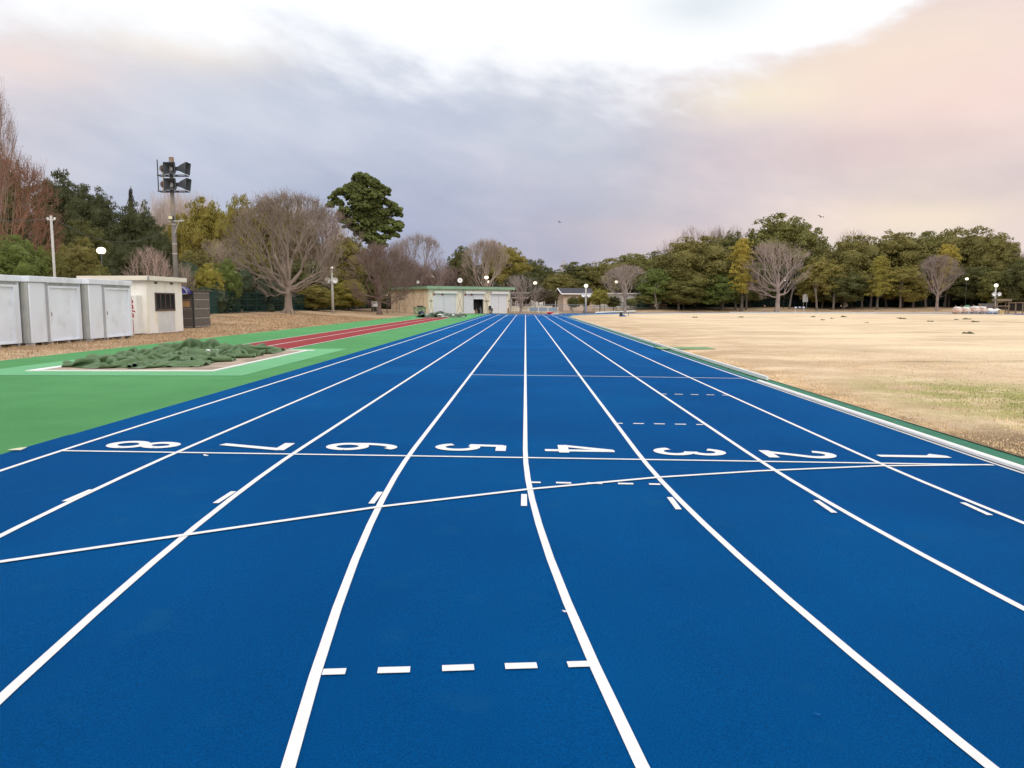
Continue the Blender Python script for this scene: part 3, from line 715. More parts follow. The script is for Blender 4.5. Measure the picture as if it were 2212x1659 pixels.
# horn speaker pole
b0 = base(383, 48); t = thing('speaker_pole', 'tall weathered concrete pole left of centre carrying two tiers of horn loudspeakers', 'pole', b0)
zt = at(378, 345, 48).z-b0[2]; xo = at(377, 345, 48).x-b0[0]*0-at(383, 660, 48).x+.25
q = MB(); q.tube([(0, 0, 0), (0, 0, zt*.5), (0, 0, zt)], [.155, .135, .11], 12); q.build('post', m_pole, t, smooth=True)
q = MB(); [q.lathe([(r_+.012, z), (r_+.012, z+.05)], n=12) for z, r_ in ((4.4, .14), (5.0, .138), (6.2, .13), (8.5, .12), (8.9, .118))]; builds(q, 'band', m_pale, t)
def tier(z):
    f = MB()
    for a, b_ in (((-.75, -.28, z), (.98, -.22, z+.05)), ((-.75, .22, z), (.98, .28, z+.05)), ((-.78, -.28, z), (-.72, .28, z+.05)), ((.92, -.28, z), (.98, .28, z+.05)), ((-.30, -.28, z), (-.24, .28, z+.05)), ((.30, -.28, z), (.36, .28, z+.05))): f.box(a, b_)
    f.box((-.75, -.27, z), (-.70, -.22, z+.95)); f.build('platform_frame', m_horn, t)
    h = MB()    # square horn facing the camera, stepped mouth
    def sq(cx, cz, s_, y): return [(cx-s_, y, cz-s_), (cx+s_, y, cz-s_), (cx+s_, y, cz+s_), (cx-s_, y, cz+s_)]
    cz = z+.42; R_ = sq(.05, cz, .36, -.42)+sq(.05, cz, .33, -.42)+sq(.05, cz, .15, -.10)+sq(.05, cz, .15, .25)+sq(.05, cz, .36, -.36)+sq(.05, cz, .18, .1)
    fs = []
    for a, b_ in ((0, 4), (4, 8), (8, 12), (16, 0), (20, 16)):
        for k in range(4): fs.append((a+k, a+(k+1) % 4, b_+(k+1) % 4, b_+k))
    fs.append((12, 13, 14, 15)); h.add(R_, fs); h.build('horn_speaker', m_horn, t)
    i_ = MB(); i_.box((-.02, -.12, cz-.10), (.14, -.02, cz+.08)); i_.build('horn_core', m_metal, t)
    h = MB()    # horn flaring to the right
    pr = [(.30, .10), (.55, .13), (.78, .22), (.98, .34), (.99, .36), (.78, .25), (.55, .16)]
    vs = []; 
    for x, s_ in pr: vs += [(x+(.1 if k in (1, 2) and s_ > .3 else 0), (-1, -1, 1, 1)[k]*s_, cz+.02+(-1, 1, 1, -1)[k]*s_-(x-.3)*.0) for k in range(4)]
    fs = []
    for a in range(len(pr)-1):
        for k in range(4): fs.append((a*4+k, a*4+(k+1) % 4, a*4+4+(k+1) % 4, a*4+4+k))
    fs.append((0, 1, 2, 3)); h.add(vs, fs); h.build('horn_speaker', m_horn, t)
    l = MB(); l.ball((-.50, 0, z+.45), .20, .85, .9, 1.05, 14, 10); l.build('driver_unit', mat('rust_dark', (.10, .07, .065), .6, .3, 4), t, smooth=True)
    l = MB(); l.lathe([(.21, -.03), (.23, -.03), (.23, .03), (.21, .03)], (-.50, -.02, z+.45), 18, 'Y'); l.box((-.57, -.06, z+.05), (-.43, .06, z+.27)); builds(l, 'driver_bracket', m_pale, t)
z1 = at(378, 413, 48).z-b0[2]; z2 = at(378, 378, 48).z-b0[2]
tier(z1-.05); tier(z2-.07)
f = MB(); f.box((-.42, -.25, z1), (-.38, -.2, z2)); f.box((-.08, -.08, zt-.3), (.16, .08, zt+.15)); builds(f, 'top_bracket', m_wood, t)
zb = at(380, 478, 48).z-b0[2]
f = MB(); f.box((-.22, -.20, zb-.03), (.70, -.14, zb+.03)); f.tube([(.1, -.16, zb-.75), (.42, -.17, zb)], .022, 6); f.box((.45, -.2, zb+.02), (.75, -.1, zb+.07)); builds(f, 'side_arm', m_pale, t)
f = MB(); f.box((-.16, -.38, zb+.06), (.12, -.16, zb+.30)); f.build('floodlight', m_black, t); f = MB(); f.box((-.13, -.40, zb+.09), (.11, -.385, zb+.28)); f.build('floodlight_glass', mat('warm_glass', (.80, .72, .50), .3, 0), t)
# slim pole with insulators + cable
b0 = base(122, 39.5); zt = at(118, 466, 39.5).z-b0[2]
t = thing('utility_pole', 'slim pale steel pole rising behind the grey sheds with two white insulators', 'pole', b0)
q = MB(); q.tube([(0, 0, 0), (-.0, 0, zt)], [.068, .06], 12); q.build('post', m_pale, t, smooth=True)
for s_ in (-1, 1):
    q = MB(); q.box((min(0, s_*.2), -.02, zt-.22), (max(0, s_*.2), .02, zt-.18)); q.ball((s_*.18, 0, zt-.14), .06, n=10, m=6); q.build('insulator', m_white, t)
def cable(a, b_, sag, label, r_=.012):
    q = MB(); P = []
    for i in range(21):
        u = i/20; p = Vector(a).lerp(Vector(b_), u); p.z -= sag*4*u*(1-u); P.append(p)
    q.tube(P, r_, 5); o = q.build('cable', m_horn); tag(o, label, 'cable')
top = Vector((b0[0], b0[1], b0[2]+zt-.1))
cable((top.x+.18, top.y, top.z-.03), (at(352, 500, 47).x, 47, at(352, 500, 47).z), .9, 'thin dark cable sagging from the slim pale pole towards the tall speaker pole')
cable((top.x-.18, top.y, top.z-.03), at(-30, 474, 33), .1, 'thin cable running left from the slim pale pole out of the frame')
# globe / park lamps
def lamp(px, py, Y, dia, label, lit=True, flat=.8, poleA=m_horn):
    b_ = base(px, Y); p = at(px, py, Y); h_ = p.z-b_[2]
    t = thing('park_lamp', label, 'lamp', b_, 0, 'park lamps around the ground')
    q = MB(); q.tube([(0, 0, 0), (0, 0, h_-dia*flat*.5)], [.05, .035], 8); q.build('post', poleA, t, smooth=True)
    q = MB(); q.ball((0, 0, h_), dia/2, 1, 1, flat, 18, 12); q.build('globe', m_lamp if lit else m_lampoff, t, smooth=True)
    q = MB(); q.lathe([(.0, h_+dia*flat*.5+.05), (dia*.28, h_+dia*flat*.47), (dia*.2, h_+dia*flat*.44), (0, h_+dia*flat*.4)], n=14); q.lathe([(.05, h_-dia*flat*.6), (dia*.2, h_-dia*flat*.46), (dia*.2, h_-dia*flat*.4)], n=14); builds(q, 'cap', poleA, t)
lamp(225, 541.5, 52, .58, 'lit globe lamp glowing warm in front of the dark trees above the grey sheds')
lamp(509, 587, 76, .34, 'small lit lamp among the bushes left of the big spreading bare tree')
lamp(836, 638, 104, .26, 'tiny white lamp beside the reddish bare tree left of the storage building')
lamp(1051, 599.5, 135, .72, 'higher of the two lit lamps close together over the storage building')
lamp(1055, 609, 146, .58, 'lower of the two lit lamps close together over the storage building')
lamp(1156, 611.3, 132, .66, 'single lit globe lamp between the storage building and the small gabled house')
lamp(1331, 609, 134, .6, 'lit lamp showing through the round bare tree by the small gabled house')
lamp(2085, 602.5, 140, .55, 'lit lamp beside the slim bare tree at the right')
lamp(1693, 605, 152, .28, 'tiny lit lamp behind the wide bare tree on the grass bank')
# pole-top speaker posts with globe
def spost(px, py_top, py_base, Y, label, globe=True):
    b_ = base(px, Y); zt_ = at(px, py_top, Y).z-b_[2]
    t = thing('speaker_post', label, 'post', b_, 0, 'pale posts carrying floodlights')
    q = MB(); q.tube([(0, 0, 0), (-.02, 0, zt_-.3)], [.15, .11], 10); q.build('post', m_pale, t, smooth=True)
    for s_ in (-1, 1):
        q = MB(); q.lathe([(.08, -.12), (.30, -.34), (.33, -.36), (.30, -.36), (.0, -.2)], (s_*.42, 0, zt_-1.45), 14, 'Y'); q.lathe([(.0, .2), (.12, .18), (.14, -.1)], (s_*.42, 0, zt_-1.45), 12, 'Y'); q.build('floodlight', m_white, t)
    q = MB(); q.box((-.55, -.04, zt_-1.85), (.55, .04, zt_-1.78)); q.box((-.06, -.06, zt_-.9), (.06, .06, zt_-.25)); builds(q, 'cross_arm', m_pale, t)
    q = MB(); q.ball((0, 0, zt_-.05), .33 if globe else .17, 1, 1, .92, 16, 10); q.build('globe' if globe else 'top_lamp', mat('globe_soft', (1.0, .93, .78), .4, 0, emit=.75), t, smooth=True)
spost(1265.5, 617, 687, 121, 'pale post with a globe on top standing right of the small gabled house')
spost(2149, 616, 655, 128, 'pale post with globe and two floodlights behind the white sacks at the right')
spost(719, 578, 668, 88, 'pale post with floodlights standing on the bank right of the big bare tree', False)
# clock
b_ = base(994, 133); p = at(994, 605.8, 133); t = thing('park_clock', 'round white clock on a dark post behind the storage building', 'clock', b_)
q = MB(); q.tube([(0, 0, 0), (0, 0, p.z-b_[2]-.36)], .08, 8); q.build('post', m_horn, t)
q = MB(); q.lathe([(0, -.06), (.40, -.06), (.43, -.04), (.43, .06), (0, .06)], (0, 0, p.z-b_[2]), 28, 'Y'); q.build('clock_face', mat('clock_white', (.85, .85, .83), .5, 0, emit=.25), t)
q = MB(); q.box((-.02, -.08, p.z-b_[2]-.02), (.02, -.065, p.z-b_[2]+.30)); q.box((-.03, -.08, p.z-b_[2]-.03), (.2, -.065, p.z-b_[2]+.02)); q.lathe([(.0, p.z-b_[2]+.42), (.07, p.z-b_[2]+.46), (.0, p.z-b_[2]+.62)], n=8); builds(q, 'clock_hand', m_black, t)
# peaked canopy lamp
b_ = base(928, 138); zc = at(928, 596, 138).z-b_[2]; t = thing('peaked_canopy', 'pale peaked canopy on dark posts showing over the storage building roof', 'canopy', b_)
q = MB(); q.add([(-.85, -.6, zc-.1), (.85, -.6, zc-.35), (.85, .6, zc-.35), (-.85, .6, zc-.1), (-.1, -.5, zc+.95), (-.1, .5, zc+.95), (-.85, -.6, zc-.0), (.85, -.6, zc-.2), (.85, .6, zc-.2), (-.85, .6, zc)], [(6, 7, 4), (7, 8, 5, 4), (8, 9, 5), (9, 6, 4, 5), (0, 1, 7, 6), (1, 2, 8, 7), (2, 3, 9, 8), (3, 0, 6, 9), (0, 3, 2, 1)]); q.build('canopy', mat('canopy_pale', (.55, .52, .38), .7, .2, 3), t)
q = MB(); q.tube([(.7, 0, 0), (.7, 0, zc-.2)], .05, 6); q.tube([(-.7, 0, 0), (-.7, 0, zc)], .05, 6); builds(q, 'canopy_post', m_horn, t)
b_ = base(904, 119); t = thing('roof_floodlight', 'small pale floodlight head above the left part of the storage building', 'floodlight', b_)
zc = at(904, 609, 119).z-b_[2]; q = MB(); q.tube([(0, 0, 0), (0, 0, zc-.15)], .04, 6); q.build('post', m_horn, t); q = MB(); q.lathe([(.1, .2), (.24, -.1), (.22, -.1), (.0, 0)], (0, 0, zc), 12, 'Y'); q.build('lamp_head', m_lampoff, t)

# ------------------------------------------------------------------ storage building
cx, cy = -14.1, 112.2; ex, ey = -2.35, 122.0
Lf = math.hypot(ex-cx, ey-cy); ang = math.atan2(ey-cy, ex-cx)
t = thing('storage_building', 'low storage building with pale green roof edge and three white shutters', 'building', (cx, cy, .05), ang)
m_cream = mat('cream_wall', (.80, .75, .60), .8, .08, 1.2, col2=(.52, .43, .28), c2scale=.8, c2lo=.58, c2hi=.75, stretch=(1, 1, .4))
m_peach = mat('peach_wall', (.95, .78, .57), .8, .04, 1.2, col2=(.78, .55, .36), c2scale=.7, c2lo=.62, c2hi=.8, stretch=(1, 1, .4))
m_gre = mat('green_fascia', (.26, .40, .26), .6, .12, 1.5)
m_shut = mat('shutter', (.70, .72, .75), .5, .05, 2)
D = 10.7; hb = 3.62
q = MB(); q.box((0, .0, -.1), (.81, .2, hb)); q.box((4.85, 0, -.1), (6.35, .2, hb)); q.box((10.0, 0, -.1), (11.25, .2, hb)); q.box((14.6, 0, -.1), (Lf, .2, hb))
q.box((.81, .0, 3.0), (4.85, .2, hb)); q.box((6.35, 0, 3.0), (10.0, .2, hb)); q.box((11.25, 0, 3.0), (14.6, .2, hb)); q.box((Lf-.2, .2, -.1), (Lf, D, hb)); q.box((0, D-.2, -.1), (Lf-.2, D, hb)); q.build('wall', m_cream, t)
q = MB(); q.box((-.03, .02, -.1), (-.0+.15, D, hb+.02)); q.build('side_wall', m_peach, t)
q = MB(); q.box((-.55, -.55, hb+.02), (Lf+.5, D+.4, hb+.42)); q.build('roof', m_gre, t)
q = MB(); q.box((-.57, -.5, hb+.42), (Lf+.45, D+.3, hb+.5)); q.build('roof_top', m_asph, t)
for a in (.05, 6.15, Lf-.1):
    q = MB(); q.tube([(a, -.06, 0), (a, -.06, hb)], .05, 6); q.build('downpipe', m_post if a > 5 else m_white, t)
for (a, b_) in ((.81, 4.85), (6.35, 10.0), (11.25, 14.6)):
    box('shutter_box', (a+.1, -.30, 2.98), (b_+.1, .0, 3.34), m_white, t, .02)
for (a, b_) in ((.81, 2.72), (2.76, 4.85), (6.35, 8.1), (11.25, 12.9), (12.94, 14.6)):
    q = MB(); n = 14
    for k in range(n): q.box((a, .06+(k % 2)*.012, -.05+3.05*k/n), (b_, .10, -.05+3.05*(k+1)/n-.01))
    q.build('shutter', m_shut, t)
box('half_shutter', (8.14, .05, 2.16), (10.0, .1, 2.99), m_shut, t)
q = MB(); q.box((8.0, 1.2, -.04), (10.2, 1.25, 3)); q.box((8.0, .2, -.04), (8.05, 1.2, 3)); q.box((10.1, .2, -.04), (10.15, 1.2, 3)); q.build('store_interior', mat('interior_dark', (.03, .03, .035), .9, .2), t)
for a in (.82, 2.3, 6.4, 7.6): box('red_tag', (a, -.02, 2.72), (a+.3, .05, 2.95), mat('red_tag', (.35, .04, .05), .7, .2), t)
q = MB()
for a, b_ in ((.1, .75), (4.95, 6.1), (10.1, 11.15), (14.75, Lf-.05)):
    for s_ in (0, 1):
        p_, r_ = ((a, -.02, .1), (b_, -.02, 3.2)) if s_ else ((b_, -.02, .1), (a, -.02, 3.2)); q.tube([p_, r_], .018, 4)
builds(q, 'brace_rod', m_wood, t)
for a, b_ in ((.12, .68), (10.1, 11.05), (14.7, Lf-.1)): box('bracket_bar', (a, -.07, 1.86), (b_, -.0, 1.95), m_brownf, t)
q = MB()
for k in range(4):
    y = D*(.24+.24*k)-1.2; q.tube([(-.05, y, 0), (-.05, y, hb)], .03, 4)
for k in range(3):
    y0_, y1_ = D*(.24+.24*k)-1.2, D*(.48+.24*k)-1.2
    q.tube([(-.045, y0_, .4), (-.045, y1_, 3.3)], .014, 4); q.tube([(-.045, y1_, .4), (-.045, y0_, 3.3)], .014, 4)
for z in (1.2, 2.2): q.tube([(-.04, .2, z), (-.04, D, z)], .008, 4)
builds(q, 'side_brace', m_wood, t)
for k, (a, h_, c_) in enumerate(((8.5, .5, m_white), (9.0, .6, m_wood), (9.5, .7, m_black), (9.8, .9, m_metal))):
    q = MB(); q.box((0, 0, 0), (.28, .3, h_*.7)); q.ball((.14, .15, h_*.8), .14, n=8, m=6); q.tube([(.2, .1, 0), (.28, .3, h_*1.3)], .02, 4); o = q.build('stored_tool', c_)
    wv = Matrix.Rotation(ang, 3, 'Z') @ Vector((a, .6, 0)); o.location = (cx+wv.x, cy+wv.y, .06); o.rotation_euler.z = ang
    tag(o, ('white can with a stick just inside the open shutter, leftmost', 'brown box with a stick inside the open shutter', 'black bucket with a stick inside the open shutter', 'grey container inside the open shutter, rightmost')[k], 'stored tool')
# chair and planks by the wall
def onb(a, d_): w_ = Matrix.Rotation(ang, 3, 'Z') @ Vector((a, d_, 0)); return (cx+w_.x, cy+w_.y, .06)
t3 = thing('office_chair', 'black office chair left beside the storage building wall', 'chair', onb(10.8, -.8), ang)
box('seat', (-.25, -.25, .45), (.25, .25, .55), m_black, t3, .03); box('backrest', (-.25, .2, .6), (.25, .28, 1.15), m_black, t3, .03)
q = MB(); q.tube([(0, 0, .1), (0, 0, .45)], .035, 6); [q.tube([(0, 0, .12), (.28*math.cos(k*1.257), .28*math.sin(k*1.257), .05)], .025, 5) for k in range(5)]; q.build('star_base', m_black, t3)
q = MB(); q.lathe([(0, 0), (.24, 0), (.28, .42), (.26, .42), (0, .38)], n=14); o = q.build('bucket', m_white); o.location = onb(11.2, -.8); tag(o, 'white bucket beside the black office chair', 'bucket')
for a in (11.5, 14.75):
    q = MB(); q.box((-.12, -.05, 0), (.12, .05, .8)); q.box((-.1, .05, 0), (.06, .1, .65)); o = q.build('leaning_plank', m_wood); o.location = onb(a, -.25); o.rotation_euler = (R(-6), 0, ang); tag(o, 'short orange-brown boards leaning on the wall '+('left of the right-hand shutter' if a < 12 else 'right of the right-hand shutter'), 'board')
# green skip with dark bag
w_ = onb(-1.3, -2.2); p = at(907, 679, 109.5); t3 = thing('green_bin', 'pale green storage bin with a slogan-free mottled side by the building corner', 'bin', (p.x, 109.5, .05), R(5))
t3['label'] = 'mottled pale green bin standing before the peach end wall'
m_bin = mat('bin_green', (.20, .27, .15), .7, .2, 4, col2=(.40, .46, .33), c2scale=3, c2lo=.52, c2hi=.6)
q = MB(); q.add([(-.75, -.45, 0), (.75, -.45, 0), (.75, .45, 0), (-.75, .45, 0), (-.88, -.55, 1.0), (.88, -.55, 1.0), (.88, .55, 1.0), (-.88, .55, 1.0)], [(0, 3, 2, 1), (0, 1, 5, 4), (1, 2, 6, 5), (2, 3, 7, 6), (3, 0, 4, 7), (4, 5, 6, 7)]); q.build('bin_body', m_bin, t3)
box('rim', (-.92, -.59, .96), (.92, .59, 1.03), m_bin, t3)
q = MB(); q.ball((.1, 0, 1.08), .3, 1.7, 1, .5, 12, 7, .4); o = q.build('rubbish_bag', m_black, smooth=True); o.location = (p.x, 109.5, .05); tag(o, 'black plastic bag lying on top of the green bin', 'bag')
q = MB(); q.ball((0, 0, .2), .38, 1, .6, .7, 12, 7, .3); o = q.build('blue_bag', mat('navy', (.01, .015, .10), .5, .1), smooth=True); o.location = (p.x+.3, 108.8, .03); tag(o, 'dark blue bag at the foot of the green bin', 'bag')
# gate frame left of building
p = at(849, 676, 108); t3 = thing('pipe_gate', 'low dark pipe gate at the left corner of the peach end wall', 'gate', (p.x, 108, H(p.x, 108)))
q = MB(); q.tube([(0, 0, 0), (0, 0, 1.3), (.9, 0, 1.3), (.9, 0, 0)], .035, 6); q.tube([(0, 0, .7), (.9, 0, .7)], .02, 5); q.build('gate_frame', m_horn, t3)
# ladder
p = at(1116, 674, 124); t3 = thing('step_ladder', 'pale A-shaped step ladder right of the storage building', 'ladder', (p.x, 124, zs(p.x)+.02+.1))
for yy in (-.25, .25):
    q = MB(); q.tube([(-.32, yy, 0), (-.16, yy*.1, 1.7)], .03, 5); q.tube([(.32, yy, 0), (.16, yy*.1, 1.7)], .03, 5); q.build('rail', m_alu, t3)
q = MB(); [q.box((-.3+.035*k*1.3, -.24+.045*k, .3*k+.25), (.3-.035*k*1.3, -.16+.045*k, .3*k+.28)) for k in range(5)]; q.box((-.2, -.06, 1.68), (.2, .06, 1.73)); builds(q, 'rung', m_alu, t3)
# ------------------------------------------------------------------ fences
def fence(pts, h_, label, name='mesh_fence', gap=.13, wire=.010, post=2.4, m=m_fence, hz=(.04, .35, .66, .97)):
    pts = [Vector(p) for p in pts]; o0 = pts[0].copy(); t = thing(name, label, 'fence', o0)
    wires = MB(); 
    for a, b_ in zip(pts[:-1], pts[1:]):
        n = max(1, int((b_-a).length/gap))
        for i in range(n):
            p = a.lerp(b_, i/n)-o0
            wires.tube([p, p+Vector((0, 0, h_))], wire, 3, False)
        for f_ in hz: wires.tube([a-o0+Vector((0, 0, h_*f_)), b_-o0+Vector((0, 0, h_*f_))], wire*2.4, 4, False)
        for k in range(7): wires.tube([a-o0+Vector((0, 0, h_*(k+.5)/7)), b_-o0+Vector((0, 0, h_*(k+.5)/7))], wire, 3, False)
    wires.build('wire_panel', m, t)
    for a, b_ in zip(pts[:-1], pts[1:]):
        n = max(1, int((b_-a).length/post))
        for i in range(n):
            p = a.lerp(b_, i/n)-o0; q = MB(); q.tube([p-Vector((0, 0, .1)), p+Vector((0, 0, h_+.05))], .035, 6); q.build('fence_post', m, t)
    return t
def gpt(px, Y): x = at(px, 660, Y).x; return (x, Y, H(x, Y))
fence([gpt(425, 56), gpt(467, 64), gpt(620, 84), gpt(756, 112), gpt(800, 128)], 1.85, 'dark green mesh fence along the grass bank behind the big bare tree')
fence([gpt(1104, 123), gpt(1170, 122), gpt(1262, 124)], 1.5, 'grey mesh fence between the storage building and the small gabled house', gap=.18, m=m_metal, hz=(.03, .97))
fence([gpt(1262, 132), gpt(1420, 150), gpt(1560, 156), gpt(1700, 156), gpt(1850, 154), gpt(2060, 150)], 1.5, 'dark mesh fence along the foot of the wood', gap=.3, post=5)
# sign on stake, right board
for px, py, Y, w_, h_, lab in ((810, 657, 106, .9, .7, 'small white notice board on stakes left of the storage building'), (1739, 644, 150, 1.0, 1.5, 'tall grey notice board under the trees right of the wide bare tree')):
    b_ = base(px, Y); zc = at(px, py, Y).z-b_[2]; t3 = thing('notice_board', lab, 'notice board', b_)
    box('board', (-w_/2, -.03, zc-h_/2), (w_/2, .03, zc+h_/2), m_white if Y < 120 else mat('board_grey', (.42, .42, .40), .6, .05), t3)
    for s_ in (-.3, .3): box('stake', (s_*w_-.03, .031, 0), (s_*w_+.03, .08, zc+h_/2-.05), m_metal, t3)
# blue truck-like shapes left of building: bicycles shelter hints
p = base(828, 140); t3 = thing('parked_van', 'dark blue van parked behind the fence left of the storage building', 'van', p, R(8))
q = MB(); prf = [(-2.2, .35), (2.2, .35), (2.25, 1.0), (1.9, 1.15), (1.4, 1.8), (-2.1, 1.85), (-2.25, 1.2)]
q.add([(x, y, z) for y in (-.85, .85) for x, z in prf], [tuple(range(7)), tuple(range(13, 6, -1))]+[(i, i+7, (i+1) % 7+7, (i+1) % 7) for i in range(7)]); q.build('van_body', mat('van_blue', (.02, .04, .11), .3, .05), t3, bevel=.05)
for x in (-1.4, 1.4):
    q = MB(); q.lathe([(0, -.9), (.34, -.9), (.36, -.86), (.36, -.68), (0, -.68)], (x, 0, .36), 16, 'Y'); q.build('wheel', m_black, t3)
q = MB(); q.box((-1.9, -.87, 1.2), (-.3, -.852, 1.7)); q.box((-.15, -.87, 1.2), (1.25, -.852, 1.68)); q.build('window', m_dark, t3)

# ------------------------------------------------------------------ gabled house, low walls, pool area
hx = at(1203, 660, 138).x
t = thing('gabled_house', 'small pink-beige house with dark gabled roof and white roof edge', 'house', (at(1216, 660, 138).x, 138, H(8, 138)-.05), R(24))
m_pink = mat('pink_wall', (.72, .58, .48), .8, .06, 1)
# ridge runs along x (to the right): gable faces left/camera
q = MB(); ys_ = (-.6, 1.5, 3.8)
rf = [(-.7, -.9, 2.95), (-.7, .7, 3.95), (-.7, 2.3, 2.95)]
rb = [(6.0, -.9, 2.95), (6.0, .7, 3.95), (6.0, 2.3, 2.95)]
up = Vector((0, 0, .16))
vs = [Vector(p) for p in rf+rb]; vs += [v+up for v in vs]
q.add(vs, [(0, 3, 4, 1), (1, 4, 5, 2), (6, 7, 10, 9), (7, 8, 11, 10), (0, 1, 7, 6), (1, 2, 8, 7), (3, 9, 10, 4), (4, 10, 11, 5), (0, 6, 9, 3), (2, 5, 11, 8)]); q.build('roof', mat('slate_roof', (.035, .03, .045), .5, .15, 4), t)
q = MB(); 
q.tube([(-.73, -.92, 3.02), (-.73, .7, 4.04)], .13, 4); q.tube([(-.73, .7, 4.04), (-.73, 2.3, 3.02)], .10, 4); q.tube([(-.73, -.94, 3.0), (6, -.94, 3.0)], .12, 4); q.build('roof_edge', m_white, t)
q = MB(); q.box((.0, -.1, 0), (6, 0, 2.9)); q.box((0.0, 0, 0), (.1, 2.2, 2.9)); q.build('side_wall', m_pink, t)
q = MB(); q.add([(.03, -.1, 2.9), (.03, 2.2, 2.9), (.03, .7, 3.85)], [(0, 1, 2)]); q.build('gable', m_wood, t)
for x in (1.1, 2.5): 
    q = MB(); q.tube([(x, -.62, 0), (x, -.62, 2.7)], .08, 6); q.build('porch_post', m_pink, t)
box('doorway', (1.3, -.14, 0), (1.7, -.101, 2.3), m_brownf, t)
# long pale wall behind the hedge
a, b_ = Vector(gpt(1262, 146)), Vector(gpt(1376, 150)); t = thing('pale_house', 'long low pale house with flat roof half hidden behind the hedge trees', 'house', a, math.atan2((b_-a).y, (b_-a).x)); Lw = (b_-a).length
box('wall', (0, 0, -.3), (Lw, 5, 2.7), mat('wall_pale', (.55, .53, .50), .8, .05, 1), t); box('roof', (-.3, -.5, 2.7), (Lw+.6, 5.3, 2.95), mat('roof_pale', (.5, .49, .44), .7, .05), t)
for k in range(8): box('wall_joint', (Lw*(k+.5)/8-.03, -.03, -.3), (Lw*(k+.5)/8+.03, -.001, 2.7), m_metal, t)
# veranda building behind pool fence
a, b_ = Vector(gpt(1105, 150)), Vector(gpt(1200, 150)); t = thing('veranda_building', 'low dark open-fronted building with timber posts behind the grey mesh fence', 'building', a, 0); Lw = (b_-a).length
box('back_wall', (0, 3, 0), (Lw, 3.2, 3.2), mat('back_brown', (.05, .035, .03), .9, .2), t); box('roof', (-.4, -.6, 3.1), (Lw+.3, 3.4, 3.35), mat('roof_grey', (.28, .31, .30), .7, .1), t); box('beam', (0, -.1, 2.2), (Lw, .05, 2.38), m_pale, t)
for k in range(5): box('veranda_post', (Lw*k/4-.08, -.1, 0), (Lw*k/4+.08, .06, 2.2), m_pale, t)
box('white_panel', (Lw*.45, .3, .4), (Lw*.72, .4, 1.8), m_white, t)
a, b_ = Vector(gpt(1104, 134)), Vector(gpt(1193, 134)); t = thing('low_wall', 'low cream wall behind the grey mesh fence', 'wall', a); box('wall_face', (0, 0, -.2), ((b_-a).length, .3, .85), m_cream, t); box('coping', (-.05, -.05, .85), ((b_-a).length+.05, .35, .95), m_pale, t)
a, b_ = Vector(gpt(1143, 128)), Vector(gpt(1205, 128)); t = thing('blue_barrier', 'low blue and white barrier panels behind the grey mesh fence', 'barrier', a)
for k in range(3): box('panel', ((b_-a).length*k/3, 0, .25), ((b_-a).length*(k+.93)/3, .05, .85), mat('panel_blue', (.22, .32, .45), .6, .1), t)
for k in range(4): box('barrier_post', ((b_-a).length*k/3-.04, -.05, 0), ((b_-a).length*k/3+.04, 0, 1.0), m_white, t)
p = gpt(1192, 117.5); q = MB(); q.ball((-.2, 0, .16), .42, 1.3, .7, .42, 12, 7, .4); o = q.build('red_bag', mat('crimson', (.45, .02, .06), .6, .1), smooth=True); o.location = p; tag(o, 'small crimson bag at the far end of the running track', 'bag')
p = gpt(1200, 117.2); q = MB(); q.box((-.6, -.2, 0), (.5, .2, .12)); o = q.build('white_board', m_white, bevel=.02); o.location = p; tag(o, 'flat white board lying beside the crimson bag', 'board')
p0_, p1_ = gpt(1287, 126), gpt(1372, 138); q = MB(); q.tube([Vector(p0_)+Vector((0, 0, .12)), Vector(p1_)+Vector((0, 0, .22))], .17, 4); o = q.build('white_edging', m_white); tag(o, 'white sloping edging beam running up to the round bare tree', 'edging')
# heap beside the far bend
p = gp(1344, 684.2); o_ = thing('gear_heap', 'small heap of dark blue gear on the kerb of the far bend', 'gear', (p.x, p.y, -.03))
q = MB(); q.ball((-.15, 0, .25), .24, .8, .7, 1.3, 10, 7, .3); q.build('dark_bag', m_black, o_, smooth=True)
q = MB(); q.add([(-.45, -.2, 0), (.55, -.2, 0), (.45, .25, 0), (-.4, .25, 0), (-.2, 0, .3), (.35, 0, .16)], [(0, 1, 5, 4), (1, 2, 5), (2, 3, 4, 5), (3, 0, 4)]); q.build('blue_cover', mat('cover_blue', (.03, .08, .22), .6, .1), o_)
q = MB(); q.tube([(0, 0, 0), (.03, 0, .6)], .035, 6); o = q.build('stake', m_horn); p = gp(1357, 684.2); o.location = (p.x, p.y, -.03); tag(o, 'short dark stake beside the small blue gear heap', 'stake')
# hurdle
p = gp(1727, 676.3); t = thing('hurdle', 'white hurdle standing alone on the far bend under the wide bare tree', 'hurdle', (p.x, p.y, -.05))
box('bar', (-.85, -.02, .88), (.85, .02, 1.06), m_white, t); box('bar_band', (-.5, -.028, .885), (-.15, .028, 1.055), mat('band_navy', (.03, .05, .2), .5, .1), t); box('bar_band', (.15, -.028, .885), (.5, .028, 1.055), MATS['band_navy'], t)
for s_ in (-.72, .72):
    q = MB(); q.tube([(s_, 0, 0), (s_, 0, .9)], .035, 6); q.tube([(s_, -.0, .03), (s_, -.65, .03)], .035, 6); q.build('upright', m_white, t)
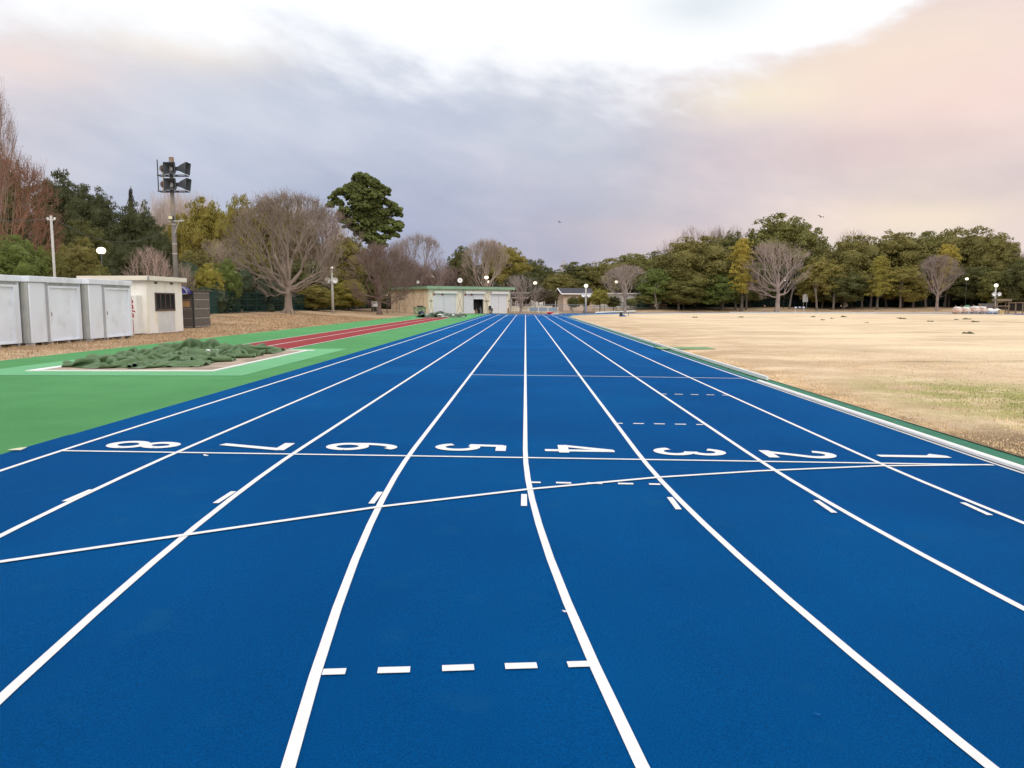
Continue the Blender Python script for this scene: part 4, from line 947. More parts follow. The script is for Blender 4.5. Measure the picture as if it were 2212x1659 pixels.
# benches under the wood
for px, lab in ((1432, 'pale bench under the trees, right of the two'), (1409, 'pale bench under the trees, left of the two')):
    t = thing('bench', lab, 'bench', gpt(px, 151), R(-4), 'pale benches at the foot of the wood')
    w_ = 1.6 if px > 1420 else 1.0
    box('seat', (-w_/2, -.45, .4), (w_/2, 0, .46), m_wood, t); box('backrest', (-w_/2, .02, .5), (w_/2, .07, .95), m_wood, t)
    for s_ in (-.4, .4): box('leg', (s_*w_-.04, -.4, 0), (s_*w_+.04, 0, .4), m_metal, t)

# sacks at the right
m_sackW = mat('sack_white', (.78, .75, .70), .8, .08, 3, .5, 12); m_sackO = mat('sack_peach', (.70, .46, .33), .8, .10, 2.5, .6, 12, col2=(.76, .62, .52), c2scale=2)
sk = [(2068, .85, 1.0, m_sackO, 'peach sack with white top, leftmost of the row'), (2086, .95, .95, m_sackO, 'peach sack with a green cloth showing, second in the row'), (2106.5, 1.0, 1.1, m_sackO, 'large round peach sack in the middle of the row'), (2122, .72, 1.05, m_sackO, 'narrow peach sack right of the large round one'), (2139, .80, .85, m_sackW, 'white sack heap left of the small yellow box'), (2154, .62, .8, m_sackW, 'white sack slumped over the yellow box, rightmost of the row')]
for px, w_, h_, m_, lab in sk:
    p = gp(px, 678.6); Y = p.y; t = thing('sack', lab, 'sack', (p.x, Y, -.06), 0, 'big sacks piled at the far right of the track')
    q = MB(); q.ball((0, 0, h_*.5), .5, w_*1.75, 1.3, h_*1.04, 22, 14, .35); q.v = [(x, y, max(0, z)) for x, y, z in q.v]; q.build('bag', m_, t, smooth=True)
    if m_ is m_sackO:
        q = MB(); q.ball((-.05, -.1, h_*.88), .42, w_*1.6, 1.1, .55, 16, 9, .7); q.build('liner', m_sackW, t, smooth=True)
        q = MB(); [q.tube([(a_, -.2, h_*.9), (a_*1.3, -.25, h_*1.35), (a_*1.6, -.2, h_*.95)], .03, 4) for a_ in (-.35, .3)]; builds(q, 'loop_handle', m_sackO, t)
p = gp(2079, 677.5); q = MB(); q.ball((0, 0, 1.12), .34, 1.1, .8, .7, 12, 8, .6); o = q.build('green_cloth', mat('cloth_green', (.16, .36, .2), .8, .2)); o.location = (p.x, p.y-1.2, -.05); tag(o, 'green cloth bundle lying on the sacks', 'cloth')
p = gp(2151, 679.0); t = thing('yellow_box', 'small yellow box in front of the rightmost white sack', 'box', (p.x, p.y-1.3, -.05)); box('box_body', (-.35, -.25, 0), (.35, .25, .62), mat('box_yellow', (.62, .42, .18), .7, .1), t); box('lid', (-.37, -.27, .6), (.37, .27, .66), MATS['box_yellow'], t)
# wooden stand, stump and rail fence
p = gpt(2163, 124); t = thing('timber_stand', 'roofed brown timber stand behind the sacks', 'stand', p)
box('top_roof', (-1.1, -.7, 2.0), (1.2, .7, 2.35), m_wood, t); box('shelf', (-1.2, -.5, 1.15), (1.1, .5, 1.3), m_wood, t)
for x in (-.9, .9):
    for y in (-.4, .4): box('stand_post', (x-.07, y-.07, 0), (x+.07, y+.07, 2.0), m_wood, t)
a, b_ = Vector(gpt(2180, 128)), Vector(gpt(2260, 118)); t = thing('timber_rail', 'dark timber fence with pale top rail at the right edge', 'fence', a, math.atan2((b_-a).y, (b_-a).x)); Lw = (b_-a).length
box('top_rail', (0, -.08, 1.62), (Lw, .08, 1.8), m_wood, t); box('lower_rail', (0, -.06, .3), (Lw, .06, .45), m_wood, t); box('dark_panel', (0, 0.07, .45), (Lw, .12, 1.62), mat('panel_dark', (.035, .028, .025), .9, .2), t)
for k in range(6): box('rail_post', (Lw*k/5-.09, -.1, 0), (Lw*k/5+.09, .06, 1.78), mat('rail_post', (.36, .30, .2), .8, .1), t)
a, b_ = Vector(gpt(2115, 130)), Vector(gpt(2150, 129)); t = thing('grey_screen', 'low grey screen wall behind the white sacks', 'wall', a); box('screen', (0, 0, 0), ((b_-a).length+.6, .15, 1.5), mat('screen_grey', (.16, .14, .14), .9, .1), t); box('coping', (-.05, -.03, 1.5), ((b_-a).length+.65, .18, 1.58), m_metal, t)
t = thing('pale_parasol', 'pale peaked parasol top beyond the timber fence at the right edge', 'parasol', gpt(2203, 136)); q = MB(); q.tube([(0, 0, 0), (0, 0, 2.3)], .04, 6); q.build('pole', m_pale, t); q = MB(); q.lathe([(1.1, 1.9), (.5, 2.2), (0, 2.55)], n=8); q.lathe([(1.08, 1.88), (.5, 2.16), (0, 2.5)], n=8); q.build('canopy', m_pale, t)

# litter
def scrap(px, py, pts, m, lab, name):
    p = gp(px, py); q = MB(); n = len(pts)
    q.add([(x, y, z) for x, y, z in pts]+[(x, y, z+.004) for x, y, z in pts], [tuple(range(n-1, -1, -1)), tuple(range(n, 2*n))]+[(i, (i+1) % n, (i+1) % n+n, i+n) for i in range(n)])
    o = q.build(name, m); o.location = (p.x, p.y, zs(p.x)+.015); tag(o, lab, 'litter')
scrap(38, 974, [(-.09, -.02, 0), (-.02, -.06, .005), (.06, -.035, .0), (.09, .02, .02), (.0, .01, .012), (-.06, .03, .0)], mat('dry_paper', (.62, .60, .45), .8, .1), 'pale curled scrap lying on the green surface at the left', 'paper_scrap')
scrap(444, 987, [(-.035, .03, 0), (-.02, .035, .004), (.0, .0, .006), (.035, -.008, .0), (.035, -.022, .0), (-.008, -.015, .0)], m_white, 'small white scrap beside the start line in lane seven', 'paper_scrap')
scrap(1219, 1327, [(-.012, .01, 0), (0, .0, .003), (.012, -.004, 0), (.0, -.01, 0)], m_white, 'tiny white fleck beside the curved line in the foreground', 'paper_scrap')
scrap(1765, 1552, [(-.012, .01, 0), (0, .0, .003), (.012, -.004, 0), (.0, -.008, 0)], m_seam, 'tiny pale fleck on the blue surface at the lower right', 'paper_scrap')
# birds
for px, py, Y, s_, lab in ((1208.7, 480, 150, 1.0, 'small dark bird flying above the centre of the wood'), (1773, 468.5, 140, 1.3, 'dark bird gliding above the wood at the right, higher of two'), (1770, 495, 150, 1.1, 'dark bird flying just over the treetops, lower of two')):
    q = MB(); q.ball((0, 0, 0), .09*s_, 2.6, .8, .8, 8, 6)
    for sg in (-1, 1): q.add([(-.08*s_, 0, 0), (.1*s_, 0, 0), (.12*s_, sg*.3*s_, .14*s_), (-.1*s_, sg*.55*s_, .05*s_), (-.06*s_, sg*.28*s_, .10*s_)], [(0, 1, 2, 4), (4, 2, 3)])
    o = q.build('bird', m_black); o.location = at(px, py, Y); o.rotation_euler = (R(25), R(-18), R(40)); tag(o, lab, 'bird')

# ------------------------------------------------------------------ trees
def leaf_mesh(name, puffs, per, size, rng, flat=.0, core=True):
    """puffs: list (x,y,z,r). small leaf faces on the outside of each puff, around a rough inner core"""
    V = []; Fc = []
    P = np.array(puffs); tot = P[:, 3]**2; 
    verts = []
    for x, y, z, r in puffs:
        n = max(12, int(per*r*r))
        d = rng.normal(size=(n, 3)); d /= np.linalg.norm(d, axis=1)[:, None]
        keep = (d[:, 2] > -.55); d = d[keep]; n = len(d)
        rad = r*(.55+.6*rng.random(n)**.7)[:, None]
        c = np.array([x, y, z])+d*rad*np.array([1, 1, 1-flat])
        nn = d+rng.normal(size=(n, 3))*.55+np.array([0, 0, .25]); nn /= np.linalg.norm(nn, axis=1)[:, None]
        a = np.cross(nn, rng.normal(size=(n, 3))); a /= np.linalg.norm(a, axis=1)[:, None]; b_ = np.cross(nn, a)
        s = size*(.6+.8*rng.random(n))[:, None]
        verts.append(np.stack([c-a*s, c-b_*s*.6, c+a*s, c+b_*s*.6], 1).reshape(-1, 3))
    vs = np.concatenate(verts); nq = len(vs)//4
    fs = [tuple(range(4*i, 4*i+4)) for i in range(nq)]; vs = [tuple(v) for v in vs.tolist()]
    if core:
        mb = MB(); 
        for x, y, z, r in puffs:
            if r > .09 or core == 'all': mb.ball((x, y, z), r*.80, 1, 1, 1-flat, 9, 6, .5)
        o = len(vs); vs += mb.v; fs += [tuple(i+o for i in f) for f in mb.f]
    me = bpy.data.meshes.new(name); me.from_pydata(vs, [], fs); me.update(); me.materials.append(m_leaf); return me
def dome_puffs(rng, n, small=1.0):
    """unit crown: radius .5, z 0..1; big lobes, each covered with small leaf clumps"""
    out = []; lob = []
    m = 16
    for k in range(m):
        zz = 1-1.75*(k+.5)/m; ph = k*2.39996+rng.random()*.7; rr = math.sqrt(max(0, 1-zz*zz))
        lob.append((.27*rr*math.cos(ph)*rng.uniform(.85, 1.15), .27*rr*math.sin(ph)*rng.uniform(.85, 1.15), .47+.36*zz*rng.uniform(.9, 1.05), rng.uniform(.17, .23)))
    lob.append((0, 0, .45, .3))
    per = n//m
    for (x, y, z, r) in lob:
        out.append((x, y, z, r*.80))
        for k in range(int(per*(r/.18)**2)):
            d = rng.normal(size=3); d /= np.linalg.norm(d)
            if d[2] < -.6: continue
            q_ = r*rng.uniform(.80, 1.06)
            out.append((x+d[0]*q_, y+d[1]*q_, z+d[2]*q_*.95, rng.uniform(.028, .062)*small))
    return out
rng = np.random.default_rng(5)
CROWN_FAR = [leaf_mesh('crown', dome_puffs(np.random.default_rng(s), 470), 24000, .0120, rng, flat=.25) for s in (1, 2, 3, 4, 5)]
CROWN_NEAR = [leaf_mesh('crown', dome_puffs(np.random.default_rng(s), 700, .85), 44000, .0088, rng, flat=.25) for s in (11, 12, 13)]
def pad(rng, c, r, n, small, flat=.4):          # a flattish pad of small clumps
    out = []
    for _ in range(n):
        a = rng.random()*6.283; q_ = math.sqrt(rng.random())*r; out.append((c[0]+q_*math.cos(a), c[1]+q_*math.sin(a), c[2]+flat*r*(math.sqrt(max(0, 1-(q_/r)**2))-.35)*rng.uniform(.4, 1.1), rng.uniform(.6, 1.2)*small))
    return out
def tiers_puffs(rng, n):      # layered crown of golden evergreens
    out = []
    for k in range(n):
        z = .05+.88*(k+.5)/n; w = .40*math.sin(math.pi*min(1, (z*.86+.16)))**.6; a = k*2.4+rng.random(); rr = w*rng.uniform(.35, 1)
        out += pad(rng, (rr*math.cos(a), rr*math.sin(a), z), rng.uniform(.11, .18), 13, .036)
    for k in range(5): out.append((0, 0, .15+.16*k, .17))
    return out
CROWN_TIER = [leaf_mesh('crown', tiers_puffs(np.random.default_rng(s), 40), 22000, .012, rng, flat=.3) for s in (21, 22)]
def trunk_mesh(seed, h=1.0):
    r = random.Random(seed); q = MB(); x = y = 0; P = []; 
    for i in range(7): P.append((x, y, h*i/6)); x += r.uniform(-.03, .03); y += r.uniform(-.03, .03)
    q.tube(P, [.030, .022, .019, .017, .014, .010, .006], 7)
    for k in range(6):
        a = r.random()*6.28; z = .28+.09*k; q.tube([(P[2][0], P[2][1], z*h), (math.cos(a)*.14, math.sin(a)*.14, z+.12), (math.cos(a)*.26, math.sin(a)*.26, z+.26)], [.011, .007, .003], 5)
    me = bpy.data.meshes.new('trunk'); me.from_pydata(q.v, [], q.f); me.update(); me.materials.append(m_bark); return me
TRUNKS = [trunk_mesh(s) for s in range(4)]
def meshobj(name, me, parent, scale, loc, color, rz=0):
    o = bpy.data.objects.new(name, me); COL.objects.link(o); o.parent = parent; o.scale = scale; o.location = loc; o.color = (*color, 1); o.rotation_euler.z = rz; return o
cnt = [0]
def evergreen(px, ytop, wpx, Y, color, label, cat='tree', wf=1.1, name='evergreen_tree', crowns=None, low=.16, group='evergreen trees of the wood', trunkcol=(.12, .10, .08), depth=1.0):
    cnt[0] += 1; crowns = crowns or CROWN_FAR
    b_ = base(px, Y); h_ = (at(px, ytop, Y).z-b_[2])/.97; w_ = wpx/F*Y*wf
    rz = cnt[0]*1.9
    t = thing(name, label, cat, b_, rz, group)
    me = crowns[cnt[0] % len(crowns)]
    meshobj('crown', me, t, (w_, w_*depth, h_*(1-low)), (0, 0, h_*low-.0), color)
    meshobj('trunk', TRUNKS[cnt[0] % 4], t, (h_*.9, h_*.9, h_*.75), (0, 0, -.2), trunkcol)
    return t
# bare tree prototypes ------------------------------------------------
def bare_mesh(seed, limbs=7, depth=4, split=.18, zc=.56, rz=.44, lo=.15, hi=1.45, twig=5, kids=3, tr=.024, up=.12, leafbits=None, wig=.26, pw=1.0, thin=.5):
    """branching that fills an ellipsoid crown (radius .5, height 1)"""
    r = random.Random(seed); q = MB(); tips = []
    def rv(): return Vector((r.gauss(0, 1), r.gauss(0, 1), r.gauss(0, 1))).normalized()
    def env(p, d):                 # distance to the crown surface along d
        a = Vector((p.x/.5, p.y/.5, (p.z-zc)/rz)); b_ = Vector((d.x/.5, d.y/.5, d.z/rz))
        A_ = b_.dot(b_); B_ = a.dot(b_); C_ = a.dot(a)-1; D_ = B_*B_-A_*C_
        return (-B_+math.sqrt(D_))/A_*(1+.45*mnoise.noise(d*1.7+Vector((seed*3.3, 0, 0)))) if D_ > 0 and C_ < 0 else .015
    def grow(p, d, rad, lev, sc=1.0):
        dist = env(p, d)*r.uniform(.72, 1.08)*sc; ln = dist*(.40, .46, .50, .55, .6, .6)[depth-lev] if lev else min(dist, .16)
        P = [p]; n = 4 if lev > 1 else 2; dd = d
        for i in range(n):
            dd = (dd+rv()*wig+Vector((0, 0, up))).normalized(); P.append(P[-1]+dd*ln/n)
        rr = [max(rad*(1-.38*i/n), .00125) for i in range(n+1)]
        q.tube(P, rr, 6 if lev >= depth-1 else (4 if lev > 1 else 3), False)
        if lev == 0:
            for _ in range(twig):
                e = P[r.randint(0, n)]; dv = (dd+rv()*.8+Vector((0, 0, .35))).normalized(); l_ = r.uniform(.03, .075); q.tube([e, e+dv*l_], [.00105, .0006], 3, False); tips.append(e+dv*l_)
            return
        for k in range(kids-(1 if r.random() < thin and lev < depth else 0)):
            i0 = n if k < 2 else r.randint(1, n-1); nd = (dd+rv()*(.55 if k else .35)).normalized()
            grow(P[i0], nd, rr[i0]*(.86 if k < 1 else .68), lev-1, sc)
    P = [Vector((0, 0, 0)), Vector((.004, .003, split*.5)), Vector((0, 0, split)), Vector((.01, 0, split*1.7))]
    q.tube([P[0]-Vector((0, 0, .03))]+P, [tr*1.9, tr*1.35, tr*1.05, tr*.95, tr*.6], 9)
    for k in range(5):
        a = k*1.26+r.random(); q.tube([Vector((math.cos(a)*tr*2.6, math.sin(a)*tr*2.6, -.02)), Vector((math.cos(a)*tr*.6, math.sin(a)*tr*.6, .045))], [tr*.3, tr*.5], 5, False)
    for k in range(limbs):
        a = 2.39996*k+r.uniform(-.3, .3); f_ = (k/(limbs-1))**pw; tilt = lo+(hi-lo)*f_
        d = Vector((math.sin(tilt)*math.cos(a), math.sin(tilt)*math.sin(a), math.cos(tilt)))
        grow(P[2]+(P[3]-P[2])*(1-f_), d, tr*(.66-.2*f_), depth, r.uniform(.72, 1.12))
    vs = [tuple(v) for v in q.v]; fs = list(q.f); mi_ = [0]*len(fs)
    if leafbits:
        for e in tips:
            for _ in range(leafbits):
                c = e+Vector((r.gauss(0, .006), r.gauss(0, .006), r.gauss(0, .006))); a = rv()*.0042; b2 = rv()*.0028; o = len(vs)
                vs += [tuple(c-a), tuple(c-b2), tuple(c+a), tuple(c+b2)]; fs.append((o, o+1, o+2, o+3)); mi_.append(1)
    me = bpy.data.meshes.new('branches'); me.from_pydata(vs, [], fs); me.materials.append(m_bark)
    if leafbits:
        me.materials.append(mat('rust_leaves', (.24, .11, .065), .8, .3, 1)); me.polygons.foreach_set('material_index', mi_)
    me.update(); return me
BARE = [bare_mesh(31, 10, 5, .20, hi=1.65, twig=2, up=.06), bare_mesh(32, 14, 5, .17, lo=.1, hi=1.7, twig=2, up=.05), bare_mesh(37, 10, 5, .22, zc=.6, rz=.4, hi=1.35, twig=2)]
BARE_O = [bare_mesh(51, 9, 4, .22, hi=1.55, twig=4, thin=.2, tr=.030, up=.08), bare_mesh(54, 9, 4, .24, zc=.60, rz=.42, hi=1.5, twig=4, thin=.2, tr=.028, up=.08), bare_mesh(53, 13, 5, .17, lo=.1, hi=1.7, twig=2, up=.05, thin=.62, tr=.030)]
BARE_S = [bare_mesh(33, 8, 4, .16, twig=4, hi=1.3), bare_mesh(34, 9, 4, .10, zc=.52, rz=.48, twig=3, up=.1), bare_mesh(35, 8, 4, .16, hi=1.1, twig=4, up=.2)]
FAN = bare_mesh(36, 16, 3, .08, zc=.5, rz=.5, hi=1.0, up=.22, wig=.08, twig=4, kids=4)
def bare(px, ytop, wpx, Y, color, label, me, rz=0, group='bare winter trees', pyb=None, name='bare_tree', zf=1):
    b_ = base(px, Y); h_ = at(px, ytop, Y).z-b_[2]; w_ = wpx/F*Y
    t = thing(name, label, 'tree', b_, rz, group)
    meshobj('branches', me, t, (w_, w_, h_), (0, 0, 0), color); 
    # root flare as the trunk part
    q = MB(); rr = h_*.022; q.tube([(0, 0, -.3), (0, 0, .12*h_)], [rr*1.5*w_/h_, rr*.9*w_/h_], 9, False); o = q.build('trunk', m_bark, t); o.color = (*color, 1)
    return t
D1 = (.125, .128, .040); D2 = (.085, .095, .038); O1 = (.26, .22, .055); O2 = (.215, .19, .055); M1 = (.19, .185, .05); Y1 = (.34, .30, .06); G1 = (.44, .35, .065); B1 = (.16, .20, .05); OG = (.28, .235, .05)
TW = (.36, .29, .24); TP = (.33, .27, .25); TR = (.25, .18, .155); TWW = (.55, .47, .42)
grpR = 'evergreen trees of the wood beyond the far bend'
right = [
 (1205, 592, 95, 158, O2, 'olive evergreen behind the small gabled house, left end of the right-hand wood'),
 (1255, 568, 105, 164, D1, 'dark evergreen rising behind the dark roof of the gabled house'),
 (1318, 560, 110, 160, O2, 'olive-dark evergreen above the pale post with a globe'),
 (1375, 547, 110, 162, M1, 'mid-green evergreen behind the round bare tree'),
 (1432, 545, 100, 166, D1, 'dark evergreen just right of the top of the round bare tree'),
 (1418, 580, 78, 150, B1, 'bright yellowish-green evergreen touching the right side of the round bare tree'),
 (1502, 512, 150, 154, O2, 'large bushy olive evergreen left of the golden one, tallest of the front row there'),
 (1478, 600, 100, 149, M1, 'low mid-green evergreen below the large bushy olive one'),
 (1555, 590, 90, 149, B1, 'bright green evergreen under the golden one beside the wide bare tree'),
 (1570, 505, 90, 172, D1, 'dark evergreen crown behind the golden tree'),
 (1625, 500, 80, 176, D1, 'dark evergreen shoulder left of the big domed crown'),
 (1692, 466, 150, 174, M1, 'big domed green evergreen standing tallest behind the wide bare tree'),
 (1620, 570, 90, 158, D1, 'dark evergreen between golden tree and wide bare tree'),
 (1700, 575, 130, 164, D2, 'very dark evergreen right behind the wide bare tree'),
 (1775, 560, 95, 152, O1, 'olive evergreen right of the wide bare tree'),
 (1765, 520, 80, 180, D1, 'dark evergreen in the dip right of the big domed crown'),
 (1840, 510, 120, 158, O2, 'broad olive evergreen left of the bright yellow one'),
 (1822, 590, 90, 150, D1, 'dark low evergreen below the broad olive crown'),
 (1935, 500, 130, 160, O2, 'olive evergreen directly right of the bright yellow one'),
 (1950, 575, 90, 150, O1, 'lower olive evergreen between the yellow tree and the slim bare tree'),
 (2010, 498, 120, 164, M1, 'green evergreen behind the slim bare tree'),
 (2030, 580, 110, 158, D2, 'very dark evergreen right behind the slim bare tree'),
 (2085, 494, 130, 156, O2, 'tall olive evergreen right of the slim bare tree'),
 (2100, 575, 110, 146, D1, 'dark spreading evergreen above the sacks'),
 (2150, 508, 90, 150, O2, 'rounded olive evergreen at the right shoulder of the wood'),
 (2160, 585, 80, 138, M1, 'mid-green evergreen behind the right-hand floodlight post'),
 (2205, 560, 70, 134, D1, 'dark evergreen cut off by the right edge of the frame'),
 (2245, 545, 90, 142, D1, 'dark evergreen mostly outside the right edge')]
for px, yt, w_, Y, c_, lab in right:
    evergreen(px, yt, w_, Y, c_, lab, group=grpR, low=.03, wf=1.28)
for px, yt, w_, Y, c_, lab in ((1601, 514, 78, 146, G1, 'golden-yellow layered evergreen left of the wide bare tree'), (1895, 552, 62, 146, Y1, 'bright yellow-green layered tree between the wide and the slim bare trees'), (2040, 526, 66, 148, G1, 'golden layered crown poking out above the slim bare tree'), (1395, 562, 40, 170, G1, 'small ochre crown above the bright green tree beside the round bare one')):
    evergreen(px, yt, w_, Y, c_, lab, crowns=CROWN_TIER, group='golden evergreens in the wood', low=.2)
# thin extra trunks along the foot of the wood
def trunk_only(px, Y, lean, label, h_=4.5):
    q = MB(); b_ = base(px, Y); q.tube([(0, 0, -.2), (lean*.4, 0, h_*.5), (lean, 0, h_)], [.24, .17, .13], 7); 
    r_ = random.Random(px)
    for k in range(3): q.tube([(lean*.7, 0, h_*.7), (lean+r_.uniform(-1, 1), r_.uniform(-.5, .5), h_+1)], [.08, .04], 5, False)
    o = q.build('tree_trunk', m_bark); o.location = b_; o.color = (.17, .14, .12, 1); tag(o, label, 'tree trunk', 'slender trunks along the foot of the wood')
tl = [(1420, 'left of the pale bench'), (1466, 'just right of the two benches'), (1560, 'below the bright green evergreen'), (1590, 'below the golden layered evergreen'), (1612, 'left of the wide bare tree, nearest to it'), (1705, 'just right of the wide bare tree'), (1765, 'right of the tall grey notice board'), (1800, 'below the broad olive evergreen'), (1822, 'below the dark low evergreen'), (1862, 'left of the bright yellow-green tree'), (1880, 'beneath the bright yellow-green tree'), (1915, 'right of the bright yellow-green tree'), (1945, 'midway between yellow-green and slim bare tree'), (1972, 'left of the slim bare tree'), (2000, 'nearest on the left of the slim bare tree'), (2050, 'right of the slim bare tree'), (2104, 'behind the sacks')]
for i, (px, tw) in enumerate(tl):
    ln_ = ((i*37) % 11-5)/5*.8
    trunk_only(px, 147+(i*7) % 6, ln_, 'slender trunk at the wood edge, '+tw, 4.2)
# hedge shrubs in front of pale house
for px, yt, w_, Y, c_, lab in ((1238, 642, 28, 131, D1, 'small dark shrub tree before the pink-beige wall'), (1262, 634, 34, 133, O1, 'olive shrub tree directly behind the pale globe post'), (1295, 625, 44, 132, Y1, 'yellow-green shrub tree between the globe post and the round bare tree'), (1325, 640, 34, 134, D1, 'dark shrub tree left of the round bare tree trunk'), (1362, 645, 30, 146, M1, 'shrub tree behind the round bare tree trunk'), (1389, 638, 44, 148, M1, 'green shrub tree at the right end of the pale house')):
    evergreen(px, yt, w_, Y, c_, lab, group='shrub trees in front of the pale house', low=.25)
# bare trees right
bare(1350, 574, 112, 130, TW, 'round-crowned bare tree on the bank by the white edging beam', BARE[2], 1.0)
bare(1680, 520, 146, 142, (.36, .28, .235), 'wide bare tree spreading on the grass bank before the wood', BARE_O[0], 2.3)
bare(2024, 555, 98, 140, (.30, .235, .205), 'slim-trunked bare tree with a low wide crown at the right', BARE_O[1], .4)
for i, (px, yt, w_, lab) in enumerate(((1440, 520, 90, 'lowest'), (1490, 493, 110, 'tallest'), (1545, 494, 90, 'right of the tallest'), (1590, 492, 80, 'rightmost'))):
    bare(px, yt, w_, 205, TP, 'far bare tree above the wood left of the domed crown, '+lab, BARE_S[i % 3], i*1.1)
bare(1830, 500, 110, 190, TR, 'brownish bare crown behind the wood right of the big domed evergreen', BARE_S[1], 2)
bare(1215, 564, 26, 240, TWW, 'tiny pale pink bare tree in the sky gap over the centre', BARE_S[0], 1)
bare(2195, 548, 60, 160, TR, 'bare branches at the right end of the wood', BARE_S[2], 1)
# left woods
grpL = 'evergreen trees at the left'
for px, yt, w_, Y, c_, lab in (
 (140, 372, 150, 74, D2, 'very dark evergreen behind the rusty twiggy tree, highest of the dark crowns'),
 (215, 408, 140, 72, D2, 'dark evergreen above the lit globe lamp'),
 (300, 445, 120, 70, D2, 'dark evergreen left of the tall speaker pole'),
 (345, 490, 80, 66, D2, 'lowest dark evergreen beside the tall speaker pole'),
 (190, 480, 130, 62, D1, 'dark green evergreen behind the slim pale pole'),
 (20, 330, 110, 78, D1, 'dark evergreen behind the tall bare conifer at the left edge'),
 (280, 520, 110, 60, D2, 'dark evergreen right of the lit globe lamp')):
    evergreen(px, yt, w_, Y, c_, lab, crowns=CROWN_NEAR, group=grpL, low=.05)
for px, yt, w_, Y, c_, lab in (
 (35, 512, 150, 46, B1, 'bright green leafy bush over the nearest grey shed'),
 (110, 540, 90, 48, M1, 'green bush in front of the slim pale pole'),
 (170, 518, 110, 52, O2, 'olive bush between the slim pale pole and the lit globe lamp'),
 (215, 575, 70, 50, M1, 'low green bush beneath the lit globe lamp')):
    evergreen(px, yt, w_, Y, c_, lab, cat='bush', name='leafy_bush', crowns=CROWN_NEAR, group='leafy bushes behind the sheds', low=.0)
bare(-14, 135, 140, 66, (.34, .24, .20), 'tall thin bare conifer with rusty leaf tufts at the left edge', bare_mesh(41, 14, 4, .10, zc=.5, rz=.5, lo=.0, hi=1.2, up=.1, twig=3, leafbits=2), .3)
bare(32, 326, 205, 57, (.25, .135, .09), 'rust-brown twiggy tree left of the slim pale pole', bare_mesh(42, 14, 5, .12, zc=.52, rz=.48, hi=1.7, twig=2, thin=.6, up=.03, wig=.32, leafbits=1), .5)
bare(330, 536, 130, 52, (.46, .34, .30), 'low pinkish bare tree with crooked branches behind the cream hut', BARE_S[1], 1.5)
bare(398, 570, 60, 54, (.36, .29, .24), 'small bare sapling right behind the foot of the tall speaker pole', BARE_S[0], 2.5)
for i, (px, yt, w_, lab) in enumerate(((345, 412, 120, 'leftmost of the row'), (388, 402, 150, 'left behind the tall speaker pole'), (425, 410, 140, 'right behind the tall speaker pole'), (458, 424, 110, 'rightmost of the row'))):
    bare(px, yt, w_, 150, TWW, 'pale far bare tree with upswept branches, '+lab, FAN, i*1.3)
evergreen(294, 404, 26, 130, (.06, .06, .05), 'tiny dark conifer tip against the sky left of the speaker pole', crowns=CROWN_TIER, group=grpL)
for px, yt, w_, Y, c_, lab in (
 (395, 462, 80, 100, OG, 'ochre-green evergreen directly behind the tall speaker pole'),
 (455, 432, 115, 98, OG, 'ochre-green evergreen just right of the tall speaker pole'),
 (525, 427, 90, 104, OG, 'ochre-green evergreen with its top left of the big bare tree'),
 (590, 428, 110, 108, O1, 'olive evergreen behind the upper left of the big bare tree'),
 (650, 462, 110, 112, O1, 'olive evergreen behind the middle of the big bare tree'),
 (430, 540, 120, 86, O2, 'olive evergreen at mid height right of the speaker pole'),
 (530, 530, 140, 92, O2, 'olive evergreen low behind the left branches of the big bare tree'),
 (640, 560, 150, 96, D1, 'dark evergreen behind the big bare tree trunk'),
 (755, 510, 100, 108, O1, 'olive evergreen at the foot of the tall pine'),
 (805, 545, 90, 109, D1, 'dark evergreen under the right side of the tall pine')):
    evergreen(px, yt, w_, Y, c_, lab, group=grpL, low=.05)
for px, yt, w_, Y, c_, lab in (
 (452, 572, 66, 66, Y1, 'yellow-green shrub behind the mesh fence left end'),
 (490, 562, 66, 69, B1, 'deep green shrub beside the small lit lamp'),
 (560, 606, 100, 84, M1, 'green shrub left of the big bare tree trunk'),
 (685, 618, 90, 92, O1, 'olive shrub right of the big bare tree trunk'),
 (752, 606, 84, 103, Y1, 'yellow-green shrub right of the pale floodlight post'),
 (655, 620, 80, 98, D1, 'dark shrub between trunk and floodlight post')):
    evergreen(px, yt, w_, Y, c_, lab, cat='shrub', name='shrub', crowns=CROWN_NEAR, group='shrubs behind the mesh fence', low=-.05)
bare(623, 418, 258, 76, (.27, .215, .175), 'big spreading bare tree on the left bank, the widest of the bare trees', BARE_O[2], 1.1)
bare(700, 452, 190, 106, TR, 'reddish bare tree behind the right side of the big spreading one', BARE[0], .7)
bare(480, 520, 150, 88, TW, 'greyish bare tree behind the left side of the big spreading one', BARE_S[1], .9)
bare(820, 524, 165, 97, (.21, .145, .125), 'dark reddish bare tree left of the storage building', BARE[1], 3.0)
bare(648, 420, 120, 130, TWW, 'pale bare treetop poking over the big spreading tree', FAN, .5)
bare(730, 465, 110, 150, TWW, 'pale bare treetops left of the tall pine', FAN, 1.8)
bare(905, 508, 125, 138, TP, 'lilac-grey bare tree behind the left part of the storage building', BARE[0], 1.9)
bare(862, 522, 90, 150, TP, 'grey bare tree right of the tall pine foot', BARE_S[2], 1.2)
bare(945, 560, 90, 130, TR, 'brownish bare tree between lilac-grey tree and dark evergreen', BARE_S[0], 2.1)
evergreen(997, 533, 66, 150, D1, 'dark rounded evergreen over the park clock', group='evergreens behind the storage building', low=.05)
bare(880, 560, 130, 132, TR, 'dense brown bare tree over the left end of the storage building', BARE[1], 2.6)
bare(770, 560, 120, 116, TR, 'brown bare tree between the floodlight post and the dark reddish one', BARE[0], 4.0)
bare(975, 575, 110, 146, TR, 'low brown bare tree just left of the park clock', BARE_S[1], 4.1)
